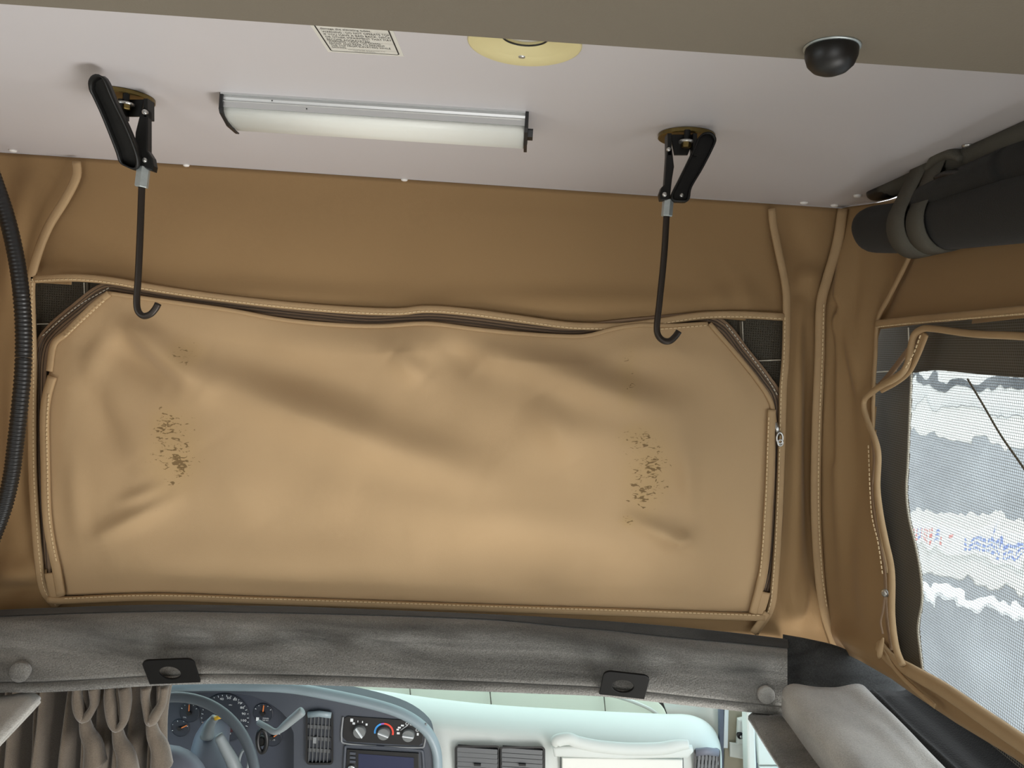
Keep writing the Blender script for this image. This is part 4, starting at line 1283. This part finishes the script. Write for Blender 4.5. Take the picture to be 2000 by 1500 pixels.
# ---- sunshade behind the windscreen
sd = thing('sunshade', 'pale green folding sunshade standing behind the dashboard', 'sunshade', atY(960, 1400, 2.34))
xb_ = [330, 490, 640, 795, 951, 1173]
for i in range(len(xb_) - 1):
    a_, b_ = xb_[i], xb_[i + 1]
    pts = [(a_ + 1.5, 1290), (b_ - 1.5, 1290), (b_ + 11, 1415), (a_ + 13, 1415)]
    prism('fold_panel', [atY(x, y, 2.36 - .0006 * (y - 1290)) for x, y in pts], (0, .003, 0), M['shade'], sd, .001)
    mk('fold_seam', *sweep_g([atY(b_, 1290, 2.368), atY(b_ + 12, 1415, 2.30)], circ(.0035, 6)), M['velour'], sd)
pts = [(1175, 1290), (1240, 1330)] + [(1240 + 62 * math.sin(t), 1402 - 44 * math.cos(t)) for t in np.linspace(0, 1.5, 10)] + [(1300, 1420), (1186, 1420)]
prism('fold_panel', [atY(x, y, 2.36 - .0006 * (y - 1290)) for x, y in pts], (0, .003, 0), M['shade'], sd, .001)
mk('edge_binding', *sweep_g(crom([atY(x, y, 2.30) for x, y in [(1165, 1352), (1210, 1362), (1255, 1378), (1286, 1396), (1298, 1412)]], 30), circ(.006, 8)), M['dashpale'], sd, True)

# ---- dashboard
DY = 1.85
db = thing('dashboard', 'pale green-grey van dashboard with dark slate instrument side', 'dashboard', atY(850, 1500, DY))
crest = [(700, 1351), (750, 1356), (850, 1370), (950, 1381), (1050, 1388), (1178, 1395), (1290, 1400), (1340, 1401), (1368, 1409), (1388, 1423), (1402, 1444), (1409, 1470), (1410, 1500), (1410, 1560)]
cr = crom(crest, 120)
rows_ = [(2.20, -6, 1), (2.10, -3, 1), (2.03, 0, 1), (1.985, 9, 1), (1.94, 22, 1), (1.905, 40, .9), (1.885, 58, .8), (1.875, 90, .55), (1.87, 200, .2)]
P = np.zeros((120, len(rows_), 3))
for i in range(120):
    x, y = cr[i]
    for j, (Y, dy, _) in enumerate(rows_):
        f = max(0, 1 - max(0, y - 1404) / 160)
        yy = y + dy * (1 if y < 1404 else f) if dy > 0 else y + dy
        if dy >= 90: yy = max(y + 4, 1404 + dy)
        P[i, j] = atY(x - (3 if y > 1404 and dy > 30 else 0), yy, Y)
sheet('dash_body', P, M['dashpale'], db)
DO = (0, -1, 0)
dyv = lambda x, y, d=0.0: atY(x, y, DY - d)
outer = [(60, 1350), (200, 1344), (350, 1341), (450, 1340), (560, 1344), (650, 1359), (735, 1378), (790, 1397), (828, 1424), (848, 1458), (853, 1500), (854, 1620)]
inner = [(573, 1620), (573, 1500), (573, 1432), (560, 1403), (546, 1388), (521, 1371), (490, 1359), (440, 1353), (390, 1354), (300, 1358), (60, 1366)]
oc = crom(outer, 50)
prism('instrument_panel', [dyv(x, y, .012) for x, y in list(map(tuple, oc)) + inner], (0, .07, 0), M['dashdark'], db, .002)
mk('panel_edge', *sweep_g([dyv(x, y, .010) for x, y in crom([(x + (2 if y > 1420 else 0), y - (1 if y < 1420 else 0)) for x, y in outer], 70)], circ(.0125, 14, .016), up=(0, -1, 0)), M['dashsheen'], db, True)

# instrument cluster
CY = DY + .035
cyv = lambda x, y, d=0.0: atY(x, y, CY - d)
cl = prism('instrument_cluster', [cyv(x, y) for x, y in [(60, 1340), (600, 1340), (600, 1640), (60, 1640)]], (0, .01, 0), M['clface'], db)
KC = CY / F
RX, RZ = np.array([1.0, 0, 0]), np.array([0, 0, 1.0])
pxdir = (cyv(500, 1400) - cyv(400, 1400)); pxdir /= np.linalg.norm(pxdir)      # along the cluster's own level line
lvl = np.array([1, 0, 0.0])
def dial(x, y, r, spans, needle, nticks, big=False):
    c = cyv(x, y, .002)
    mk('dial', *lathe_g(c, DO, [(r * KC, -.001), (r * KC, .0005), (r * KC * .95, .0012), (r * KC * .94, .0004), (.0008, .0003)], 40), M['dial'], cl)
    tk = MB()
    for i in range(nticks):
        a_ = math.radians(spans[0] + (spans[1] - spans[0]) * i / (nticks - 1))
        d_ = np.array([math.cos(a_), 0, math.sin(a_)]); pd = np.array([-math.sin(a_), 0, math.cos(a_)])
        r0, r1 = r * KC * ((.88 if big else .80) if i % 2 == 0 else (.91 if big else .86)), r * KC * (.96 if big else .93)
        w = .0007 if big else .0008
        tk.add([c + d_ * r0 + pd * w, c + d_ * r0 - pd * w, c + d_ * r1 - pd * w, c + d_ * r1 + pd * w], [(0, 1, 2, 3)])
        tk.v[-4:] = [tuple(np.array(v_) + np.array([0, -.0018, 0])) for v_ in tk.v[-4:]]
    tk.build('tick_marks', M['mark'], cl)
    a_ = math.radians(needle); d_ = np.array([math.cos(a_), 0, math.sin(a_)])
    mk('needle', *sweep_g([c + d_ * r * KC * .25 + np.array([0, -.004, 0]), c + d_ * r * KC * .9 + np.array([0, -.004, 0])], circ(.0016, 6), up=DO), M['orange'], cl)
    mk('needle_hub', *lathe_g(c, DO, [(r * KC * .24, 0), (r * KC * .22, .006), (.001, .006)], 16), M['black'], cl)
    return c
dial(370, 1392, 20, (150, 35), 90, 5); dial(352, 1422, 18, (200, 20), 30, 5)
dial(440, 1402, 50, (215, -38), 195, 25, True)
dial(514, 1393, 20, (150, 30), 86, 5); dial(532, 1440, 19, (150, 30), 40, 5)
for s, x, y in [('40', 433, 1365), ('50', 447, 1363), ('60', 459, 1366), ('70', 468, 1373), ('80', 473, 1382), ('90', 476, 1394), ('100', 476, 1407)]:
    text('numeral', s, cyv(x, y, .004), lvl, RZ, (.0100 if len(s) == 2 else .014), .0062, M['mark'], cl, True)
for s, x, y, w in [('OIL', 361, 1401, .009), ('UNLEADED', 519, 1403, .016), ('FUEL ONLY', 519, 1407, .016), ('VOLTS', 532, 1445, .014), ('MPH', 450, 1377, .008), ('PARKING BRAKE', 438, 1432, .035)]:
    text('lettering', s, cyv(x, y, .004), lvl, RZ, w, .0034, M['mark'], cl, True)
mk('display', *box_g(cyv(425, 1428, .005), cyv(456, 1412, .001)), M['display'], cl)
mk('fuel_symbol', *box_g(cyv(500, 1408, .004), cyv(506, 1401, .003)), M['mark'], cl)

# air vent between cluster and climate panel
def ring_frame(name, x0, y0, x1, y1, t, d0, dep, m, parent, r=8):
    def rr_(x0, y0, x1, y1, r, d):
        pts = []
        for (cx, cy, a0) in ((x1 - r, y0 + r, -90), (x1 - r, y1 - r, 0), (x0 + r, y1 - r, 90), (x0 + r, y0 + r, 180)):
            for a_ in np.linspace(a0, a0 + 90, 6):
                pts.append(dyv(cx + r * math.cos(math.radians(a_)), cy + r * math.sin(math.radians(a_)), d))
        return pts
    rings = [rr_(x0, y0, x1, y1, r, d0), rr_(x0, y0, x1, y1, r, d0 + dep), rr_(x0 + t, y0 + t, x1 - t, y1 - t, max(r - t, 1.5), d0 + dep), rr_(x0 + t, y0 + t, x1 - t, y1 - t, max(r - t, 1.5), d0)]
    k_ = len(rings[0]); V = [p for rg_ in rings for p in rg_]; Fc = []
    for a_ in range(4):
        b_ = (a_ + 1) % 4
        for i in range(k_):
            j = (i + 1) % k_; Fc.append((a_ * k_ + i, a_ * k_ + j, b_ * k_ + j, b_ * k_ + i))
    return mk(name, V, Fc, m, parent)


def vent(x0, y0, x1, y1, d, vertical, nsl, framem, slatm):
    fr = ring_frame('air_vent', x0, y0, x1, y1, 4, d - .010, .016, framem, db)
    mk('vent_well', *box_g(dyv(x0 + 3, y1 - 3, d - .007), dyv(x1 - 3, y0 + 3, d - .010)), M['black'], fr)
    for i in range(nsl):
        t = (i + .5) / nsl
        if vertical:
            x = x0 + 5 + (x1 - x0 - 10) * t
            mk('slat', *box_g(dyv(x - 1.0, y1 - 5, d - .006), dyv(x + 1.0, y0 + 6, d + .003)), slatm, fr)
        else:
            y = y0 + 5 + (y1 - y0 - 10) * t
            mk('slat', *box_g(dyv(x0 + 5, y + 1.2, d - .001), dyv(x1 - 5, y - 1.2, d + .004)), slatm, fr)
    for t in (.28, .5, .72):
        if vertical:
            y = y0 + (y1 - y0) * t
            mk('cross_bar', *box_g(dyv(x0 + 5, y + 1, d - .006), dyv(x1 - 5, y - 1, d - .001)), M['slat'], fr)
        else:
            x = x0 + (x1 - x0) * t
            mk('cross_bar', *box_g(dyv(x - 1, y1 - 5, d - .006), dyv(x + 1, y0 + 5, d - .001)), M['slat'], fr)
    return fr


f_ = vent(597, 1390, 651, 1494, .016, True, 6, M['black'], M['slat'])
mk('vent_hood', *sweep_g([dyv(602, 1396, .022), dyv(624, 1394, .024), dyv(647, 1397, .022)], circ(.008, 10, .006), up=DO), M['dashsheen'], f_, True)
mk('thumb_tab', *box_g(dyv(611, 1452, .022), dyv(619, 1438, .016)), M['ventgrey'], f_)
# the middle pair and the right one sit in the pale face
VD = -.018
for x0, x1 in ((888, 977), (975, 1065)):
    f_ = vent(x0, 1456 + (x0 - 888) * .02, x1, 1512, VD, False, 5, M['black'], M['slat'])
    mk('thumb_tab', *box_g(dyv((x0 + x1) / 2 - 7, 1496, VD + .010), dyv((x0 + x1) / 2 + 7, 1489, VD)), M['black'], f_)
f_ = vent(1355, 1461, 1407, 1530, VD, True, 6, M['black'], M['slat'])
mk('vent_hood', *sweep_g([dyv(1359, 1469, VD + .012), dyv(1381, 1467, VD + .014), dyv(1403, 1470, VD + .012)], circ(.010, 10, .008), up=DO), M['hub'], f_, True)

# climate panel with three knobs
cp_ = prism('climate_panel', [dyv(x, y, .013) for x, y in [(672, 1402), (680, 1398), (820, 1408), (828, 1416), (826, 1450), (818, 1456), (678, 1448), (670, 1440)]], (0, -.002, 0), M['black'], db, .001)
mk('panel_rim', *sweep_g(crom([dyv(x, y, .014) for x, y in [(670, 1400), (667, 1440), (676, 1452), (818, 1460), (829, 1452), (832, 1412)]], 50), circ(.0025, 8), up=DO), M['ventgrey'], db, True)
KD = DY / F
for (x, y, an) in [(703, 1427, -52), (750, 1430.5, -18), (798, 1434, -4)]:
    c = dyv(x, y, .015)
    kn = mk('knob', *lathe_g(c, DO, [(12.2 * KD, 0), (12.2 * KD, .008), (11.4 * KD, .011), (.001, .0115)], 30), M['knob'], db)
    a_ = math.radians(an); d_ = np.array([math.cos(a_), 0, math.sin(a_)])
    mk('knob_ridge', *sweep_g([c + d_ * -11 * KD + np.array([0, -.012, 0]), c + d_ * 11 * KD + np.array([0, -.012, 0])], [(-.0022, -.004), (.0022, -.004), (.0012, .004), (-.0012, .004)], up=DO), M['mark'], kn)
c = dyv(750, 1430.5, .0155)
for (t0, t1, m_n) in ((190, 112, 'blue'), (112, 92, 'violet'), (92, -12, 'red')):
    arc = [c + np.array([math.cos(math.radians(t)), 0, math.sin(math.radians(t))]) * 18 * KD for t in np.linspace(t0, t1, 16)]
    mk('temperature_arc', *sweep_g(arc, [(-.0022, 0), (.0022, 0), (.0022, .0008), (-.0022, .0008)], up=DO), M[m_n], cp_)
mk_ = MB()
def dot(x, y, w, h): mk_.add(*box_g(dyv(x - w / 2, y + h / 2, .0162), dyv(x + w / 2, y - h / 2, .0155)))
for (x, y, w, h) in [(687, 1406.5, 6, 6), (691, 1413, 5, 4), (699, 1409, 1.5, 4), (708, 1410, 2, 4), (716, 1415, 4, 4),
                     (778, 1432, 6, 4), (777, 1425, 5, 3), (780, 1421, 6, 3), (786, 1417, 6, 3), (816, 1434, 4, 5)]:
    dot(x, y, w, h)
for (x, y) in [(795, 1413.5), (803, 1414), (811, 1418.5), (815, 1426)]:
    for t in range(8):
        if (x, y) == (811, 1418.5) and t in (1, 2, 3): continue
        dot(x + 2.6 * math.cos(t * .785), y + 2.4 * math.sin(t * .785), 1.6, 1.3)
for t in range(10):
    dot(783 + 1.4 * t, 1426 - 1.0 * t, 1.6, 1.2)
mk_.build('symbols', M['mark'], cp_)

# radio
rd = prism('radio', [dyv(x, y, .013) for x, y in [(678, 1462), (818, 1470), (820, 1600), (676, 1600)]], (0, -.004, 0), M['black'], db, .001)
mk('screen', *[(lambda q: (q, [(0, 1, 2, 3)]))([dyv(700, 1472, .0178), dyv(808, 1480, .0178), dyv(810, 1590, .0178), dyv(700, 1590, .0178)])][0], M['screen'], rd)
for y in (1471, 1479, 1487):
    mk('radio_button', *box_g(dyv(683, y + 3, .0195), dyv(695, y - 2.6, .016)), M['dashdark'], rd)
mk('volume_knob', *lathe_g(dyv(687, 1500, .017), DO, [(7.5 * KD, 0), (7.5 * KD, .006), (6 * KD, .008), (5 * KD, .007), (.001, .007)], 24), M['chrome'], rd, True)
mk('radio_bezel', *sweep_g(crom([dyv(x, y, .014) for x, y in [(672, 1600), (674, 1466), (684, 1457), (815, 1465), (826, 1476), (828, 1600)]], 50), circ(.004, 8), up=DO), M['dashdark'], db, True)

# grab handle and glovebox
gh = [(1082, 1452), (1088, 1443), (1110, 1439), (1130, 1446), (1170, 1454), (1230, 1459), (1290, 1458), (1325, 1452), (1345, 1450)]
mk('grab_handle', *sweep_g(crom([dyv(x, y + 4, VD + .018) for x, y in gh], 60), circ(.016, 16, .0135), up=DO, scale=np.interp(np.linspace(0, 1, 60), [0, .06, .2, .85, 1], [.5, 1, .95, 1, .7])), M['dashpale'], db, True)
prism('handle_rail', [dyv(x, y, VD + .004) for x, y in [(1078, 1452), (1082, 1472), (1200, 1476), (1340, 1474), (1352, 1462), (1350, 1452), (1230, 1458), (1130, 1450)]], (0, -.020, 0), M['dashpale'], db, .008, 4, True)
prism('glovebox_door', [dyv(x, y, VD + .002) for x, y in [(1097, 1476), (1332, 1480), (1334, 1640), (1096, 1640)]], (0, -.010, 0), M['doorwhite'], db, .003)
gap = MB()
gap.add(*sweep_g([dyv(1095, 1640, VD + .004), dyv(1095, 1474, VD + .004), dyv(1334, 1478, VD + .004), dyv(1336, 1640, VD + .004)], circ(.0016, 6), up=DO))
gap.build('door_gap', M['black'], db)

# ---- steering wheel and column
WC = atY(312, 1562, 1.56)
WR = 191 * 1.56 / F
tilt = math.radians(25)
wu = np.array([0, math.sin(tilt), math.cos(tilt)]); wx = np.array([1.0, 0, 0]); wn_ = np.cross(wx, wu)
st = thing('steering_wheel', 'dark slate steering wheel partly hidden behind the curtain', 'steering wheel', WC)
rim = [WC + wx * WR * math.cos(t) + wu * WR * math.sin(t) for t in np.linspace(0, 2 * math.pi, 97)[:-1]]
V, Fc = [], []
for i, p in enumerate(rim):
    t = 2 * math.pi * i / 96; rad = wx * math.cos(t) + wu * math.sin(t)
    for a_ in range(12):
        b_ = 2 * math.pi * a_ / 12; rr_ = .0112 + (.001 if a_ in (8, 9, 10) else 0)
        V.append(p + rad * rr_ * math.cos(b_) + wn_ * rr_ * 1.15 * math.sin(b_))
for i in range(96):
    j = (i + 1) % 96
    for a_ in range(12):
        b_ = (a_ + 1) % 12; Fc.append((i * 12 + a_, i * 12 + b_, j * 12 + b_, j * 12 + a_))
mk('rim', V, Fc, M['wheel'], st, True)
hubc = WC + wn_ * -.02
mk('hub', *lathe_g(WC + wn_ * .05, -wn_, [(.04, 0), (.095, .02), (.108, .05), (.100, .075), (.06, .085), (.002, .088)], 30), M['hub'], st, True)
for a0, a1 in ((20, 14), (160, 166), (-70, -76), (-110, -104)):
    p0 = WC + wx * .06 * math.cos(math.radians(a0)) + wu * .06 * math.sin(math.radians(a0)) - wn_ * .02
    p1 = WC + wx * WR * math.cos(math.radians(a1)) + wu * WR * math.sin(math.radians(a1))
    mk('spoke', *sweep_g([p0, p0 * .5 + p1 * .5 - wn_ * .006, p1], circ(.024, 12, .008), up=-wn_, scale=[1.2, .9, .7]), M['hub'], st, True)
co = thing('steering_column', 'grey steering column shroud with gear lever behind the steering wheel', 'steering column', atY(420, 1480, 1.72))
mk('shroud', *sweep_g(crom([atY(402, 1560, 1.60), atY(408, 1490, 1.66), atY(412, 1450, 1.72), atY(420, 1425, 1.80)], 20), circ(.052, 18, .046), up=(0, 0, 1), scale=np.linspace(.95, .7, 20)), M['hub'], co, True)
mk('hazard_stalk', *sweep_g(crom([atY(404, 1440, 1.68), atY(410, 1415, 1.68), atY(420, 1402, 1.68)], 10), circ(.012, 10), scale=np.linspace(1.3, .8, 10)), M['lever'], co, True)
mk('hazard_button', *sweep_g([atY(420, 1403, 1.675), atY(432, 1399, 1.675)], circ(.0052, 10), up=(0, -1, 0)), M['amber'], co, True)
mk('column_stalk', *sweep_g(crom([atY(426, 1436, 1.60), atY(440, 1462, 1.60), atY(455, 1490, 1.60), atY(468, 1530, 1.60)], 16), circ(.013, 12), up=(0, -1, 0), scale=np.linspace(.75, 1.25, 16)), M['lever'], co, True)
mk('gear_lever', *sweep_g(crom([atY(505, 1411, 1.72), atY(522, 1421, 1.70), atY(536, 1429, 1.69), atY(546, 1426, 1.69), atY(565, 1410, 1.69), atY(588, 1391, 1.69), atY(592, 1388, 1.69)], 30), circ(.0085, 12), up=(0, -1, 0),
                                  scale=np.interp(np.linspace(0, 1, 30), [0, .4, .5, .6, .9, .97, 1], [.75, .85, .9, 1.15, 1.35, 1.2, .6])), M['lever'], co, True)
rgc = [atY(512 + 9 * math.cos(t), 1447 + 22 * math.sin(t), 1.72) for t in np.linspace(0, 2 * math.pi, 33)[:-1]]
mk('ignition_ring', *sweep_g(rgc, circ(.0055, 8), up=DO, closed=True), M['black'], co, True)
mk('ignition_lock', *lathe_g(atY(511, 1446, 1.73), DO, [(.012, -.01), (.012, .006), (.008, .008), (.002, .008)], 18), M['rubber'], co, True)
rgc = crom([atY(x, y, 1.68) for x, y in [(466, 1500), (468, 1480), (474, 1466), (482, 1464), (486, 1476), (484, 1500)]], 24)
mk('key_ring', *sweep_g(rgc, circ(.0035, 8), up=DO), M['lever'], co, True)

# ---- right cab door frame seen past the dashboard
dr = struct(thing('door_1', 'pale cab door frame with a round lock, right of the dashboard', 'door frame', atY(1450, 1500, 2.02)))
def dpoly(name, pts, Y, d, m, bev=.003): return prism(name, [atY(x, y, Y) for x, y in pts], (0, d, 0), m, dr, bev)
dpoly('pillar_cover', [(1284, 1340), (1335, 1350), (1407, 1370), (1405, 1480), (1395, 1480), (1380, 1425), (1312, 1418)], 2.22, .02, M['doorwhite'])
dpoly('door_seal', [(1405, 1370), (1414, 1370), (1414, 1560), (1406, 1560)], 2.16, .02, M['bluegrey'])
dpoly('glass_channel', [(1416, 1370), (1424, 1370), (1422, 1462), (1413, 1462)], 2.16, .02, M['mark'])
dpoly('window_gap', [(1421, 1370), (1430, 1370), (1424, 1462), (1418, 1462)], 2.19, .01, M['bluegrey'])
dpoly('door_shut_face', [(1424, 1370), (1472, 1370), (1468, 1560), (1410, 1560), (1416, 1462), (1422, 1462)], 2.18, .02, M['doorbeige'])
dpoly('latch_housing', [(1438, 1400), (1456, 1396), (1458, 1450), (1436, 1448)], 2.17, -.02, M['doorwhite'], .006)
dpoly('lower_plate', [(1424, 1448), (1460, 1452), (1458, 1482), (1424, 1476)], 2.17, -.008, M['doorwhite'])
mk('lock', *lathe_g(atY(1445.5, 1436, 2.15), DO, [(.010, -.004), (.010, .004), (.007, .005), (.006, .001), (.001, .001)], 18), M['black'], dr)
mk('lock_pin', *lathe_g(atY(1446.5, 1437, 2.15), DO, [(.0042, -.004), (.0042, .007), (.002, .008)], 10), M['steel'], dr)
dpoly('pillar', [(1458, 1370), (1474, 1370), (1480, 1560), (1462, 1560)], 1.98, .05, M['doorwhite'], .006)
dpoly('door_panel', [(1474, 1370), (1640, 1370), (1640, 1495), (1482, 1495)], 2.02, .02, M['doorwhite'], .004)
dpoly('door_panel_lower', [(1483, 1498), (1640, 1498), (1640, 1600), (1485, 1600)], 2.02, .02, M['doorwhite'], .004)
dpoly('panel_gap', [(1472, 1370), (1640, 1370), (1640, 1600), (1472, 1600)], 2.035, .01, M['bluegrey'], 0)

# ================================================================== OUTSIDE, seen through the side window
GZ = -0.55
struct(mk('ground', *box_g((-60, -60, GZ - .1), (80, 80, GZ)), M['asphalt']))
# bands that run across the view at right angles to the window's sight line
az = math.radians(31)
fw = np.array([math.sin(az), math.cos(az), 0]); rt_ = np.array([math.cos(az), -math.sin(az), 0])


def strip(name, d0, d1, z0, z1, m, label=None, cat=None, half=22, parent=None):
    V = [fw * d + rt_ * s + np.array([0, 0, z]) for d in (d0, d1) for s in (-half, half) for z in (z0, z1)]
    o = mk(name, V, [(0, 1, 3, 2), (4, 6, 7, 5), (0, 4, 5, 1), (2, 3, 7, 6), (0, 2, 6, 4), (1, 5, 7, 3)], m, parent)
    if label: tag(o, label, cat)
    return o


def dist(y, z=GZ):
    """how far out a level point lies that shows at picture height y (column 1900)"""
    p = atZ(1900, y, z); return float(p @ fw)


strip('kerb', dist(1182), dist(1158), GZ, GZ + .04, M['kerbwhite'], 'white painted kerb outside the side window', 'kerb')
struct(strip('path', dist(1132), dist(995), GZ, GZ + .02, M['concrete']))
struct(strip('forecourt', dist(858), 58, GZ, GZ + .03, M['concrete'], half=60))
dban = dist(1100) + .6
bn = thing('banner_rail', 'low white banner with blue and red lettering outside the side window', 'banner', fw * dban + np.array([0, 0, GZ]))
hz = (dban) / (F) * 46
strip('banner_sheet', dban, dban + .03, GZ + .05, GZ + .05 + hz * .95, M['kerbwhite'], half=9, parent=bn)
rnd = random.Random(7)
blu = MB(); rd_ = MB()
s_ = -5.0
while s_ < 6:
    w = rnd.uniform(.06, .15)
    for q in range(3):
        z0 = GZ + .05 + hz * (.2 + .2 * q); o_ = rnd.uniform(0, w * .4)
        (rd_ if .15 < s_ < .55 else blu).add([fw * (dban - .01) + rt_ * (s_ + a_) + np.array([0, 0, z]) for a_, z in ((o_, z0), (w, z0), (w, z0 + hz * .11), (o_, z0 + hz * .11))], [(0, 1, 2, 3)])
    s_ += w + rnd.choice((.02, .03, .04, .25))
blu.build('blue_print', M['palebluepr'], bn); rd_.build('red_print', M['palered'], bn)
hb = thing('street_building', 'long low white building beyond the asphalt, outside the side window', 'building', fw * 60 + np.array([0, 0, GZ]))
strip('wall', 60, 64, GZ, 4.6, M['wallwhite'], half=60, parent=hb)
strip('window_band', 59.9, 60, 1.0, 1.7, M['glassdark'], half=48, parent=hb)
strip('roof_edge', 59.6, 64.2, 4.6, 5.0, M['concrete'], half=60, parent=hb)
